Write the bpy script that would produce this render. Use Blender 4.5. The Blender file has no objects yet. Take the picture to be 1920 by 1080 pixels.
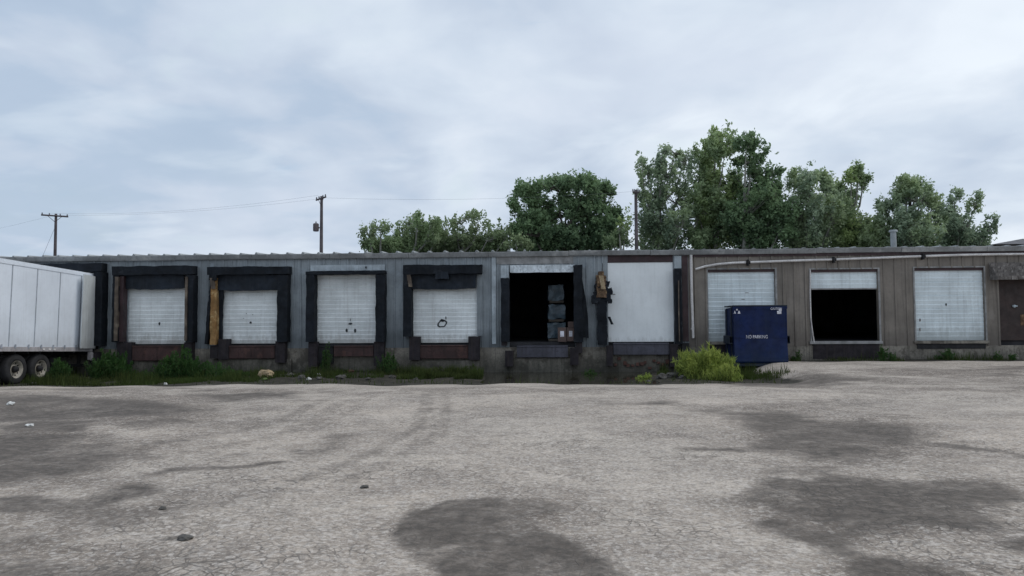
import bpy, math, random
import numpy as np
from mathutils import Vector, Matrix, noise
random.seed(7); rng = np.random.default_rng(7)
PI = math.pi
sc = bpy.context.scene
COL = sc.collection
FY = 28.0            # the facade stands on the plane Y = 28
FLZ = 0.80           # dock floor height
CAMH = 1.55
F = 1387.0

# ------------------------------------------------------------------ camera
cam_d = bpy.data.cameras.new('camera'); cam = bpy.data.objects.new('camera', cam_d); COL.objects.link(cam)
cam_d.sensor_width = 36; cam_d.lens = 36 * F / 1920; cam_d.clip_start = .1; cam_d.clip_end = 3000
CM = Matrix.Translation((0, 0, CAMH)) @ Matrix.Rotation(math.radians(3.2), 4, 'Z') @ \
     Matrix.Rotation(math.radians(90) + math.atan(65 / F), 4, 'X') @ Matrix.Rotation(-.006, 4, 'Z')
cam.matrix_world = CM
sc.camera = cam

def ray(u, v):
    return (CM.to_3x3() @ Vector(((u - 960) / F, -(v - 540) / F, -1)))
def W(u, v, y=0.0):            # survey point of the photo -> (X, Z) on the plane parallel to the facade, y behind it
    d = ray(u, v); t = (FY + y) / d.y
    return d.x * t, CAMH + d.z * t
def G(u, v, z=0.0):            # survey point -> (X, Y) on level ground z
    d = ray(u, v); t = (z - CAMH) / d.z
    return d.x * t, d.y * t
def R(u0, v0, u1, v1, y=0.0):  # rectangle on the facade
    a = W(u0, (v0 + v1) / 2, y)[0]; b = W(u1, (v0 + v1) / 2, y)[0]
    t = W((u0 + u1) / 2, v0, y)[1]; c = W((u0 + u1) / 2, v1, y)[1]
    return a, b, c, t

def sm(a, b, x):
    t = np.clip((np.asarray(x, float) - a) / (b - a), 0, 1)
    return t * t * (3 - 2 * t)
def ground_z(X, Y):
    X = np.asarray(X, float); Y = np.asarray(Y, float)
    Ye = Y + .22*np.sin(X*.9 + .5) + .12*np.sin(X*2.3 + 1) + .07*np.sin(X*5.1)
    well = sm(16.5, 24.0, Ye) * (1 - sm(6.3, 7.6, X))
    deep = .30 + .10 * (1 - sm(-14.5, -10, X))
    pit = .13 * sm(21.4, 23.4, Y + .0 * X) * sm(-2.9, -1.2, X) * (1 - sm(2.4, 3.6, X))
    rise = .10 * sm(18, 27, Y) * sm(6.8, 8.0, X)
    und = .018 * np.sin(X * .9 + 1.3) * np.sin(Y * .7) + .012 * np.sin(X * 2.1 + Y * 1.3)
    und = und * (1 - sm(27, 40, Y)) * sm(-5, 5, Y)
    return -(well * deep + pit) + rise + und

# ------------------------------------------------------------------ mesh builder
class MB:
    def __init__(s): s.v = []; s.f = []; s.m = []; s.mi = 0; s.sm = []; s.smooth = False
    def add(s, vs, fs):
        o = len(s.v); s.v += [tuple(float(c) for c in p) for p in vs]
        for f in fs: s.f.append([o + i for i in f]); s.m.append(s.mi); s.sm.append(s.smooth)
    def box(s, x0, x1, y0, y1, z0, z1):
        if x0 > x1: x0, x1 = x1, x0
        if y0 > y1: y0, y1 = y1, y0
        if z0 > z1: z0, z1 = z1, z0
        s.add([(x0,y0,z0),(x1,y0,z0),(x1,y1,z0),(x0,y1,z0),(x0,y0,z1),(x1,y0,z1),(x1,y1,z1),(x0,y1,z1)],
              [(0,3,2,1),(4,5,6,7),(0,1,5,4),(1,2,6,5),(2,3,7,6),(3,0,4,7)]); return s
    def prism_x(s, prof, x0, x1):      # closed (y,z) profile extruded along x
        n = len(prof)
        s.add([(x0, a, b) for a, b in prof] + [(x1, a, b) for a, b in prof],
              [(i, (i+1) % n, n + (i+1) % n, n + i) for i in range(n)] + [tuple(range(n))[::-1], tuple(range(n, 2*n))]); return s
    def prism_y(s, prof, y0, y1):      # closed (x,z) profile extruded along y
        n = len(prof)
        s.add([(a, y0, b) for a, b in prof] + [(a, y1, b) for a, b in prof],
              [(i, n + i, n + (i+1) % n, (i+1) % n) for i in range(n)] + [tuple(range(n)), tuple(range(n, 2*n))[::-1]]); return s
    def sheet_x(s, prof, x0, x1):      # open (y,z) profile, a sheet along x
        n = len(prof)
        s.add([(x0, a, b) for a, b in prof] + [(x1, a, b) for a, b in prof],
              [(i, n + i, n + i + 1, i + 1) for i in range(n - 1)]); return s
    def tube(s, pts, r, n=10, cap=True):
        pts = [Vector(p) for p in pts]; rs = r if isinstance(r, (list, tuple)) else [r] * len(pts)
        rings = []
        for i, p in enumerate(pts):
            d = (pts[min(i+1, len(pts)-1)] - pts[max(i-1, 0)]).normalized()
            a = d.cross(Vector((0, 0, 1)) if abs(d.z) < .9 else Vector((1, 0, 0))).normalized(); b = d.cross(a)
            rings.append([p + (a * math.cos(t) + b * math.sin(t)) * rs[i] for t in [2*PI*k/n for k in range(n)]])
        vs = [q for rg in rings for q in rg]; fs = []
        for i in range(len(pts) - 1):
            for k in range(n): fs.append((i*n + k, i*n + (k+1) % n, (i+1)*n + (k+1) % n, (i+1)*n + k))
        o = s.smooth; s.smooth = True; s.add(vs, fs); s.smooth = o
        if cap:
            s.add(rings[0], [tuple(range(n))]); s.add(rings[-1], [tuple(range(n))[::-1]])
        return s
    def lathe_x(s, prof, cx, cy, cz, n=28, close=True):   # (dx, r) profile spun about an x axis
        vs = []; fs = []; m = len(prof)
        for k in range(n):
            t = 2*PI*k/n
            for dx, r in prof: vs.append((cx + dx, cy + r*math.cos(t), cz + r*math.sin(t)))
        for k in range(n):
            for i in range(m if close else m - 1):
                j = (i+1) % m; fs.append((k*m+i, k*m+j, ((k+1) % n)*m+j, ((k+1) % n)*m+i))
        o = s.smooth; s.smooth = True; s.add(vs, fs); s.smooth = o; return s
    def soft(s, x0, x1, y0, y1, z0, z1, amp=.02, res=.09, seed=0, fr=2.6, lean=(0, 0), sag=0):
        if x0 > x1: x0, x1 = x1, x0
        if z0 > z1: z0, z1 = z1, z0
        c = Vector(((x0+x1)/2, (y0+y1)/2, (z0+z1)/2))
        def dp(p):
            q = Vector(p); e = noise.noise_vector(q * fr + Vector((seed, 0, 0))) + .5 * noise.noise_vector(q * fr * 2.7 + Vector((0, seed, 0)))
            h = (q.z - z0) / max(z1 - z0, .01); w = (q.x - x0) / max(x1 - x0, .01)
            q = q + e * amp
            q.x += lean[0] * (1 - h); q.y += lean[1] * (1 - h); q.z -= sag * 4 * w * (1 - w) * (1 - h)
            return q
        def face(a, b, cc):
            a = Vector(a); b = Vector(b); cc = Vector(cc)
            nu = max(1, int((b-a).length / res)); nv = max(1, int((cc-a).length / res))
            vs = [dp(a + (b-a)*i/nu + (cc-a)*j/nv) for j in range(nv+1) for i in range(nu+1)]
            fs = [(j*(nu+1)+i, j*(nu+1)+i+1, (j+1)*(nu+1)+i+1, (j+1)*(nu+1)+i) for j in range(nv) for i in range(nu)]
            o = s.smooth; s.smooth = True; s.add(vs, fs); s.smooth = o
        face((x0,y0,z0),(x1,y0,z0),(x0,y0,z1)); face((x1,y1,z0),(x0,y1,z0),(x1,y1,z1))
        face((x0,y1,z0),(x0,y0,z0),(x0,y1,z1)); face((x1,y0,z0),(x1,y1,z0),(x1,y0,z1))
        face((x0,y0,z1),(x1,y0,z1),(x0,y1,z1)); face((x0,y1,z0),(x1,y1,z0),(x0,y0,z0)); return s

ORG = {}
def tagit(o, label=None, cat=None, group=None, kind=None):
    if label: o['label'] = label
    if cat: o['category'] = cat
    if group: o['group'] = group
    if kind: o['kind'] = kind
    return o
def empty(name, loc=(0, 0, 0), rot=(0, 0, 0)):
    o = bpy.data.objects.new(name, None); COL.objects.link(o); o.location = loc; o.rotation_euler = rot
    o.empty_display_size = .3; ORG[o.name] = Vector((0, 0, 0)); return o
def obj(name, mb, mats, parent=None, bevel=0, attr=None):
    v = np.array(mb.v, dtype=np.float64).reshape(-1, 3)
    lo = v.min(0); hi = v.max(0); org = Vector(((lo[0]+hi[0])/2, (lo[1]+hi[1])/2, lo[2]))
    v = v - np.array(org)
    me = bpy.data.meshes.new(name); me.from_pydata(v.tolist(), [], mb.f)
    if not isinstance(mats, (list, tuple)): mats = [mats]
    for m in mats: me.materials.append(m)
    me.polygons.foreach_set('material_index', mb.m); me.polygons.foreach_set('use_smooth', mb.sm)
    if attr is not None:
        for an, av in attr.items():
            a = me.attributes.new(an, 'FLOAT', 'POINT'); a.data.foreach_set('value', np.asarray(av, dtype=np.float32))
    me.update()
    o = bpy.data.objects.new(name, me); COL.objects.link(o)
    if parent is not None:
        o.parent = parent; o.location = org - ORG[parent.name]
    else: o.location = org
    ORG[o.name] = org
    if bevel:
        b = o.modifiers.new('bevel', 'BEVEL'); b.width = bevel; b.segments = 2; b.limit_method = 'ANGLE'
    return o

# ------------------------------------------------------------------ materials
class NT:
    def __init__(s, m): s.t = m.node_tree; s.n = s.t.nodes; s.l = s.t.links
    def node(s, ty, **kw):
        n = s.n.new(ty)
        for k, v in kw.items():
            if k.startswith('_'): setattr(n, k[1:], v)
        return n
    def link(s, a, b): s.l.new(a, b)
    def setv(s, sock, v):
        if hasattr(v, 'is_linked') or isinstance(v, bpy.types.NodeSocket): s.l.new(v, sock)
        else:
            if isinstance(v, (tuple, list)) and len(v) == 3 and sock.type == 'RGBA': v = (*v, 1)
            sock.default_value = v
    def math(s, op, a, b=None, c=None, clamp=False):
        n = s.n.new('ShaderNodeMath'); n.operation = op; n.use_clamp = clamp
        s.setv(n.inputs[0], a)
        if b is not None: s.setv(n.inputs[1], b)
        if c is not None: s.setv(n.inputs[2], c)
        return n.outputs[0]
    def mix(s, fac, a, b, mode='MIX'):
        n = s.n.new('ShaderNodeMix'); n.data_type = 'RGBA'; n.blend_type = mode; n.clamp_factor = True
        s.setv(n.inputs['Factor'], fac); s.setv(n.inputs[6], a); s.setv(n.inputs[7], b); return n.outputs[2]
    def noise(s, vec, scale, detail=4, rough=.55, dist=0, dim='3D'):
        n = s.n.new('ShaderNodeTexNoise'); n.noise_dimensions = dim
        if vec is not None: s.l.new(vec, n.inputs['Vector'])
        n.inputs['Scale'].default_value = scale; n.inputs['Detail'].default_value = detail
        n.inputs['Roughness'].default_value = rough; n.inputs['Distortion'].default_value = dist; return n.outputs['Fac']
    def mapr(s, v, a, b, c=0, d=1, smooth=True):
        n = s.n.new('ShaderNodeMapRange'); n.interpolation_type = 'SMOOTHSTEP' if smooth else 'LINEAR'
        s.setv(n.inputs['Value'], v)
        for k, x in zip(('From Min', 'From Max', 'To Min', 'To Max'), (a, b, c, d)): s.setv(n.inputs[k], x)
        return n.outputs['Result']
    def vscale(s, vec, sx, sy, sz, off=(0, 0, 0)):
        n = s.n.new('ShaderNodeMapping'); s.l.new(vec, n.inputs['Vector']); n.inputs['Scale'].default_value = (sx, sy, sz)
        n.inputs['Location'].default_value = off; return n.outputs[0]
    def attr(s, name):
        n = s.n.new('ShaderNodeAttribute'); n.attribute_name = name; return n.outputs['Fac']
MATS = {}
def newmat(name):
    m = bpy.data.materials.new(name); m.use_nodes = True; t = NT(m)
    b = m.node_tree.nodes['Principled BSDF']; pos = t.n.new('ShaderNodeNewGeometry').outputs['Position']
    MATS[name] = m; return m, t, b, pos
def mat(name, col, rough=.6, var=.25, vs=1.5, fine=.12, fs=14, streak=0., dirt=None, dcol=(.05, .045, .04), metal=0, bump=.15, bs=30,
        dark=None, blotch=None, spec=.4):
    m, t, b, pos = newmat(name)
    c = t.mix(t.mapr(t.noise(pos, vs, 5), .3, .7), tuple(x * (1 - var) for x in col), tuple(min(1, x * (1 + var)) for x in col))
    c = t.mix(t.math('MULTIPLY', t.mapr(t.noise(pos, fs, 4, .7), .45, .75), fine * 4, clamp=True), c, tuple(x * .6 for x in col))
    if streak:
        st = t.mapr(t.noise(t.vscale(pos, 7, 7, .35), 1.6, 5, .6), .48, .72)
        c = t.mix(t.math('MULTIPLY', st, streak), c, dcol)
    if blotch:
        bl = t.mapr(t.noise(pos, blotch[1], 6, .65), blotch[2], blotch[2] + .1)
        c = t.mix(t.math('MULTIPLY', bl, blotch[3]), c, blotch[0])
    if dirt:      # grime that thickens toward a height z0 from z1
        sep = t.n.new('ShaderNodeSeparateXYZ'); t.link(pos, sep.inputs[0])
        h = t.math('ADD', sep.outputs[2], t.math('MULTIPLY', t.math('SUBTRACT', t.noise(t.vscale(pos, 3, 3, 1), 2.5, 5, .65), .5), .9))
        c = t.mix(t.math('MULTIPLY', t.mapr(h, dirt[1], dirt[0]), dirt[2]), c, dcol)
    t.setv(b.inputs['Base Color'], c); b.inputs['Metallic'].default_value = metal
    b.inputs['Specular IOR Level'].default_value = spec
    rr = t.mapr(t.noise(pos, 5, 4), .3, .7, rough - .1, min(1, rough + .1)); t.setv(b.inputs['Roughness'], rr)
    if bump:
        bn = t.n.new('ShaderNodeBump'); bn.inputs['Strength'].default_value = bump; bn.inputs['Distance'].default_value = .02
        t.link(t.noise(pos, bs, 5, .6), bn.inputs['Height']); t.link(bn.outputs[0], b.inputs['Normal'])
    return m
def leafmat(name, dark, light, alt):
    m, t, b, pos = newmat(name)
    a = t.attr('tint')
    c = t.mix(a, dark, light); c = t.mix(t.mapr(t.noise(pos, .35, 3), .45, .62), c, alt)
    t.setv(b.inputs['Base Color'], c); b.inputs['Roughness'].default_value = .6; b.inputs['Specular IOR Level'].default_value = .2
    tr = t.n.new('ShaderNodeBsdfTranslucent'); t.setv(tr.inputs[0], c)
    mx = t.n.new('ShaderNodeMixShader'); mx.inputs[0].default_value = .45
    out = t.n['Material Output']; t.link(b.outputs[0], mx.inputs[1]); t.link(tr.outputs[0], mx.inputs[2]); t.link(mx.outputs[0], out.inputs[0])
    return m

GREY = mat('grey_steel_cladding', (.24, .272, .295), .55, .22, .9, .1, 9, streak=.45, dirt=(.9, 1.5, .5), dcol=(.045, .055, .065), blotch=((.30, .36, .42), 1.3, .60, .5))
LIGHTGREY = mat('pale_weathered_steel', (.42, .48, .52), .55, .25, 2, .15, 12, streak=.5, dcol=(.12, .14, .16))
BROWN = mat('brown_steel_cladding', (.190, .168, .145), .6, .2, .9, .1, 9, streak=.45, dirt=(.8, 1.4, .4), dcol=(.06, .052, .045), blotch=((.22, .20, .18), 1.1, .58, .5))
FASCIA = mat('weathered_gutter_metal', (.27, .28, .285), .5, .3, .8, .2, 8, streak=.3, dcol=(.08, .08, .08), blotch=((.42, .42, .41), 1.6, .55, .6))
ROOFM = mat('galvanised_roof', (.30, .32, .33), .5, .25, .6, .15, 5)
DOORM = mat('white_dock_door', (.77, .81, .82), .5, .12, 1.2, .06, 10, streak=.22, dirt=(.72, 1.25, .6), dcol=(.26, .25, .225))
DOORW = mat('flat_white_door', (.78, .815, .83), .5, .06, .8, .03, 8, streak=.10, dirt=(.75, 1.0, .35), dcol=(.35, .35, .34))
DOORB = mat('pale_blue_white_door', (.66, .735, .765), .5, .12, 1.0, .06, 10, streak=.22, dirt=(.8, 1.5, .55), dcol=(.22, .24, .23))
TRIM = mat('pale_trim', (.25, .25, .25), .5, .3, 3, .15, 14, streak=.4, dcol=(.12, .11, .10))
RUBBER = mat('black_seal_fabric', (.009, .012, .017), .8, .4, 2, .2, 14, streak=.25, dcol=(.022, .026, .032), bump=.6, bs=14, blotch=((.035, .04, .048), 2.2, .6, .6), spec=.25)
CURTAIN = mat('navy_seal_curtain', (.011, .017, .027), .65, .4, 2, .2, 12, streak=.4, dcol=(.03, .038, .05), bump=.3, bs=12, spec=.3)
PADWORN = mat('worn_brown_pad_edge', (.12, .095, .075), .85, .4, 3, .3, 12, streak=.5, dcol=(.04, .03, .025), blotch=((.24, .20, .15), 3, .55, .7), bump=.5)
FOAM = mat('exposed_yellow_foam', (.30, .175, .07), .95, .35, 2.2, .3, 12, streak=.5, dcol=(.20, .07, .012), blotch=((.55, .40, .20), 2.0, .55, .8), bump=.8, bs=10)
BUMP = mat('dock_bumper_rubber', (.022, .018, .022), .85, .4, 4, .3, 16, streak=.4, dcol=(.06, .045, .04), bump=.6)
RUST = mat('rusted_leveler_steel', (.062, .034, .032), .8, .4, 2.5, .3, 12, streak=.5, dcol=(.025, .018, .018), blotch=((.11, .055, .045), 2.4, .55, .6), bump=.4)
PLATEG = mat('grey_leveler_steel', (.065, .065, .085), .6, .3, 2.5, .2, 12, streak=.5, dcol=(.03, .025, .03), bump=.3)
CONC = mat('stained_foundation_concrete', (.23, .21, .18), .9, .35, 1.4, .3, 14, streak=.5, dirt=(-.35, .65, .75), dcol=(.03, .032, .026), blotch=((.07, .06, .05), 1.7, .5, .7), bump=.6)
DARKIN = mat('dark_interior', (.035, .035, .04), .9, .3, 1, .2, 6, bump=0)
PIPE = mat('white_pvc_pipe', (.62, .60, .59), .5, .15, 3, .2, 15, streak=.25, dcol=(.28, .25, .22), bump=.05)
MAROON = mat('dark_maroon_steel', (.045, .024, .027), .6, .3, 2, .2, 12, streak=.4, dcol=(.02, .015, .015))
WOOD = mat('brown_painted_door', (.035, .022, .02), .6, .3, 2, .2, 12, streak=.3, dcol=(.016, .012, .012))
SHING = mat('weathered_awning_shingle', (.17, .155, .145), .9, .4, 5, .4, 20, streak=.6, dcol=(.06, .05, .045), blotch=((.34, .32, .30), 6, .55, .7), bump=.9)
BLACKM = mat('spray_paint_black', (.03, .035, .04), .7, .3, 8, .2, 30, bump=0)
TRAILW = mat('white_trailer_skin', (.76, .81, .88), .38, .06, .8, .03, 6, streak=.10, dirt=(.6, 1.5, .35), dcol=(.36, .36, .37), bump=.04)
TRAILG = mat('grey_trailer_door_skin', (.56, .59, .60), .4, .12, 1, .08, 8, streak=.3, dirt=(.6, 1.4, .4), dcol=(.2, .19, .18), bump=.05)
ALU = mat('trailer_aluminium_rail', (.42, .40, .41), .4, .2, 3, .2, 14, streak=.3, dcol=(.15, .12, .11), bump=.1)
SEAM = mat('trailer_seam', (.34, .37, .42), .5, .2, 3, .1, 10, bump=0)
CHASS = mat('chassis_black', (.018, .018, .02), .8, .4, 4, .2, 14)
TYRE = mat('dusty_tyre_rubber', (.028, .028, .03), .9, .4, 5, .2, 20, bump=.5)
RIM = mat('dirty_white_rim', (.36, .33, .28), .5, .3, 6, .3, 18, blotch=((.14, .09, .06), 6, .58, .8))
LAMP = mat('pale_marker_lens', (.7, .68, .66), .3, .1, 5, 0, 10, bump=0)
BLUE = mat('navy_dumpster_paint', (.003, .012, .060), .62, .35, 1.4, .15, 10, streak=.35, dirt=(.05, .9, .4), dcol=(.008, .022, .046), blotch=((.002, .006, .026), 1.6, .55, .7), bump=.45, bs=3, spec=.25)
BLUED = mat('dark_dumpster_side', (.006, .013, .026), .6, .3, 2, .2, 12, streak=.4, dcol=(.03, .04, .05))
WHITEP = mat('white_sticker', (.66, .66, .72), .5, .35, 5, .2, 30, bump=0)
POLE = mat('weathered_utility_pole', (.10, .085, .09), .85, .3, 1.5, .2, 20, streak=.4, dcol=(.04, .035, .035))
STEEL = mat('pole_hardware', (.16, .17, .19), .5, .2, 4, .1, 20)
BARK = mat('tree_bark', (.12, .105, .09), .9, .35, 2.5, .3, 20, bump=.7)
BARKP = mat('pale_tree_bark', (.24, .24, .21), .9, .35, 2.5, .3, 20, bump=.5)
CARD = mat('brown_cardboard', (.12, .085, .075), .85, .2, 3, .2, 15)
WRAP = mat('plastic_wrapped_goods', (.07, .11, .14), .35, .4, 4, .2, 14, blotch=((.12, .17, .21), 7, .60, .7), bump=.9, bs=12, spec=.5)
TAN = mat('torn_tan_foam', (.34, .26, .16), .9, .35, 6, .3, 20, blotch=((.6, .55, .45), 9, .6, .8), bump=.7)
TANB = mat('torn_brown_insulation', (.12, .075, .045), .95, .45, 6, .4, 20, blotch=((.34, .23, .12), 7, .55, .8), bump=.9, bs=15)
ROCK = mat('grey_rubble', (.09, .085, .078), .95, .4, 4, .3, 20, bump=.8)
LITTER = mat('pale_litter', (.6, .6, .58), .7, .2, 9, .2, 20, bump=.3)
REDB = mat('broken_red_brick', (.10, .05, .04), .9, .3, 6, .3, 20, bump=.6)
FARROOF = mat('distant_shingle_roof', (.12, .12, .13), .9, .35, 2.5, .35, 6, bump=.4)
VENT = mat('galvanised_vent', (.28, .30, .31), .45, .2, 3, .1, 12)

# ------------------------------------------------------------------ world and sun
SUN_EL, SUN_AZ = 52, 78         # azimuth clockwise from +Y
w = bpy.data.worlds.new('World'); sc.world = w; w.use_nodes = True
t = NT(w); t.n.clear()
sky = t.n.new('ShaderNodeTexSky'); sky.sky_type = 'NISHITA'; sky.sun_disc = False
sky.sun_elevation = math.radians(SUN_EL); sky.sun_rotation = math.radians(SUN_AZ); sky.air_density = 1.2; sky.dust_density = 2
bg1 = t.n.new('ShaderNodeBackground'); t.link(sky.outputs[0], bg1.inputs[0]); bg1.inputs[1].default_value = .13
tc = t.n.new('ShaderNodeTexCoord').outputs['Generated']; sep = t.n.new('ShaderNodeSeparateXYZ'); t.link(tc, sep.inputs[0])
zz = t.math('ADD', t.math('MAXIMUM', sep.outputs[2], 0), .24)
cb = t.n.new('ShaderNodeCombineXYZ'); t.link(t.math('DIVIDE', sep.outputs[0], zz), cb.inputs[0]); t.link(t.math('DIVIDE', sep.outputs[1], zz), cb.inputs[1])
cv = cb.outputs[0]
n1 = t.noise(t.vscale(cv, 1.0, .75, 1, (3.1, 1.7, 0)), 2.0, 5, .48, .4)
n2 = t.noise(t.vscale(cv, .6, .9, 1, (9.3, 4.2, 0)), 1.1, 4, .5, .2)
n3 = t.noise(t.vscale(cv, 1.0, 1.0, 1, (1.3, 8.2, 0)), 4.2, 5, .5, .3)
side = t.mapr(sep.outputs[0], -.6, .55, -.15, .07, False)
up = t.mapr(sep.outputs[2], 0, .42, -.02, .05, False)
d = t.math('ADD', t.math('ADD', t.math('MULTIPLY', n1, .55), t.math('MULTIPLY', n2, .3)), t.math('MULTIPLY', n3, .25))
d = t.math('ADD', t.math('ADD', d, side), up)
rp = t.n.new('ShaderNodeValToRGB'); t.link(d, rp.inputs[0])
el = rp.color_ramp.elements
el[0].position = .42; el[0].color = (.42, .51, .635, 1); el[1].position = .70; el[1].color = (.75, .81, .875, 1)
for p, c in ((.48, (.485, .56, .67, 1)), (.555, (.555, .63, .73, 1)), (.62, (.635, .70, .785, 1))):
    e = el.new(p); e.color = c
cc = t.mix(t.mapr(n2, .50, .66, 0, .55), rp.outputs[0], (.59, .65, .75))
cc = t.mix(t.mapr(n1, .62, .72, 0, .35), cc, (.50, .61, .67))
wisp = t.mapr(t.noise(t.vscale(cv, .9, 1.3, 1, (7.7, 2.2, 0)), 2.1, 7, .6, 1.2), .60, .72, 0, .35)
cc = t.mix(t.math('MULTIPLY', wisp, t.mapr(n1, .55, .40)), cc, (.36, .50, .66))
cc = t.mix(t.mapr(t.noise(t.vscale(cv, 1.0, 1.4, 1, (2.7, 6.2, 0)), 2.6, 4, .5, .3), .50, .72, 0, .40), cc, (.70, .77, .84))
bg2 = t.n.new('ShaderNodeBackground'); t.link(cc, bg2.inputs[0]); bg2.inputs[1].default_value = 1.17
mx = t.n.new('ShaderNodeMixShader'); t.link(t.mapr(d, .30, .47, .80, .97), mx.inputs[0])
t.link(bg1.outputs[0], mx.inputs[1]); t.link(bg2.outputs[0], mx.inputs[2])
wo = t.n.new('ShaderNodeOutputWorld'); t.link(mx.outputs[0], wo.inputs[0])
sl = bpy.data.lights.new('sun', 'SUN'); sl.energy = 1.0; sl.angle = math.radians(25); sl.color = (1, .96, .9)
so = bpy.data.objects.new('sun', sl); COL.objects.link(so)
e, a = math.radians(SUN_EL), math.radians(SUN_AZ)
sd = Vector((math.cos(e)*math.sin(a), math.cos(e)*math.cos(a), math.sin(e)))
so.rotation_euler = sd.to_track_quat('Z', 'Y').to_euler(); so.location = sd * 50

# ------------------------------------------------------------------ ground
def axis(segs):
    out = []
    for a, b, st in segs:
        n = max(1, int(round((b - a) / st))); out += [a + (b - a) * i / n for i in range(n)]
    return np.array(out + [segs[-1][1]])
gx = axis([(-900, -60, 60), (-60, -26, 2), (-26, 26, .13), (26, 60, 2), (60, 900, 60)])
gy = axis([(-300, -10, 20), (-10, 3, .5), (3, 12, .09), (12, 30, .13), (30, 70, 2), (70, 1500, 60)])
XX, YY = np.meshgrid(gx, gy); ZZ = ground_z(XX, YY)
def vnoise(x, y, seed=0):
    xi = np.floor(x).astype(np.int64); yi = np.floor(y).astype(np.int64); fx = x - xi; fy = y - yi; fx = fx*fx*(3-2*fx); fy = fy*fy*(3-2*fy)
    def h(a, b_): 
        v = np.sin(a * 127.1 + b_ * 311.7 + seed * 74.7) * 43758.5453; return v - np.floor(v)
    return (h(xi, yi)*(1-fx) + h(xi+1, yi)*fx)*(1-fy) + (h(xi, yi+1)*(1-fx) + h(xi+1, yi+1)*fx)*fy
def fbm(x, y, seed=0, o=4):
    r_ = 0; a_ = .5; f_ = 1
    for k in range(o): r_ = r_ + a_ * vnoise(x*f_ + k*17.3, y*f_ - k*9.1, seed + k); a_ *= .55; f_ *= 2.1
    return r_ - .5
near_ = np.clip(YY / 10, .25, 1.6)
WX = XX + 1.0 * near_ * fbm(XX / near_ * .8, YY / near_ * .8, 1) ; WY = YY + 1.1 * near_ * fbm(XX / near_ * .8, YY / near_ * .8, 5)
stain = np.zeros_like(XX); dirtm = np.zeros_like(XX)
def poly_w(pts): return np.array([G(u, v) for u, v in pts])
def inpoly_soft(P, soft):
    x = WX; y = WY; inside = np.zeros(x.shape, bool); dist = np.full(x.shape, 1e9)
    m = (x > P[:, 0].min() - 2) & (x < P[:, 0].max() + 2) & (y > P[:, 1].min() - 2) & (y < P[:, 1].max() + 2)
    xs = x[m]; ys = y[m]; ins = np.zeros(xs.shape, bool); ds = np.full(xs.shape, 1e9)
    for i in range(len(P)):
        x1, y1 = P[i]; x2, y2 = P[(i+1) % len(P)]
        c = ((y1 > ys) != (y2 > ys)) & (xs < (x2-x1) * (ys-y1) / (y2-y1 + 1e-12) + x1); ins ^= c
        tt = np.clip(((xs-x1)*(x2-x1) + (ys-y1)*(y2-y1)) / ((x2-x1)**2 + (y2-y1)**2 + 1e-9), 0, 1)
        ds = np.minimum(ds, np.hypot(xs - x1 - tt*(x2-x1), ys - y1 - tt*(y2-y1)))
    sd_ = np.where(ins, ds, -ds); out = np.zeros(x.shape); out[m] = sm(-soft, soft, sd_); return out
STAINS = [
 ([(735,995),(760,970),(800,950),(870,932),(960,930),(1000,934),(1065,945),(1085,958),(1010,968),(1040,1000),(1120,1028),(1160,1048),(1200,1085),(860,1085),(845,1055),(790,1025)], .12, 1.0),
 ([(1330,768),(1460,772),(1500,782),(1560,792),(1640,790),(1700,800),(1708,815),(1685,830),(1650,826),(1655,850),(1600,862),(1520,858),(1470,845),(1380,838),(1440,815),(1370,800)], .5, .9),
 ([(1385,835),(1460,822),(1560,835),(1640,845),(1650,862),(1560,868),(1440,850)], .4, .5),
 ([(1345,935),(1400,905),(1440,898),(1520,905),(1560,890),(1680,905),(1850,910),(1935,945),(1860,955),(1800,945),(1860,985),(1860,1005),(1790,995),(1700,985),(1640,1000),(1600,1015),(1560,985),(1480,965),(1420,945)], .22, .85),
 ([(1400,880),(1500,870),(1600,880),(1640,900),(1540,895),(1430,893)], .3, .5),
 ([(1380,975),(1450,965),(1560,1000),(1640,1035),(1760,1060),(1800,1090),(1620,1090),(1580,1040),(1480,1005)], .12, .8),
 ([(1860,1025),(1960,1015),(1960,1050),(1890,1045)], .1, .7),
 ([(1290,838),(1375,836),(1375,845),(1300,843)], .18, .8),
 ([(1130,752),(1290,750),(1290,758),(1180,760)], .4, .5),
 ([(1360,706),(1500,702),(1620,708),(1600,720),(1440,722)], .6, .55),
 ([(1700,825),(1790,832),(1900,850),(1960,866),(1960,872),(1860,850),(1740,838)], .12, .6),
 ([(0,745),(120,742),(250,752),(400,768),(330,782),(180,780),(90,788),(0,790)], .6, .85),
 ([(90,788),(180,786),(150,806),(20,812),(10,800)], .3, .9),
 ([(350,738),(520,735),(500,752),(400,750)], .5, .6),
 ([(-40,815),(150,812),(210,835),(240,862),(150,880),(60,900),(-40,905)], .5, .8),
 ([(-40,935),(60,930),(140,938),(240,912),(300,925),(180,950),(60,958),(-40,955)], .2, .95),
 ([(500,850),(560,842),(600,815),(640,812),(640,835),(590,852),(520,866)], .3, .6),
 ([(265,893),(330,882),(480,872),(480,877),(340,890),(270,897)], .08, .7),
 ([(-40,1060),(120,1045),(240,1065),(320,1090),(-40,1090)], .2, .6),
 ([(-40,1000),(60,990),(120,1010),(60,1035),(-40,1040)], .3, .35),
 ([(330,1018),(365,1010),(362,1020),(340,1024)], .02, 1.2),
 ([(298,958),(310,958),(308,964),(300,964)], .02, 1.0),
 ([(960,945),(1060,935),(1060,950),(980,958)], .1, .4),
]
for pts, soft, st in STAINS:
    P = poly_w(pts); ok = P[:, 1] > 0
    stain = np.maximum(stain, inpoly_soft(P[ok], soft * 1.4) * st)
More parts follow.
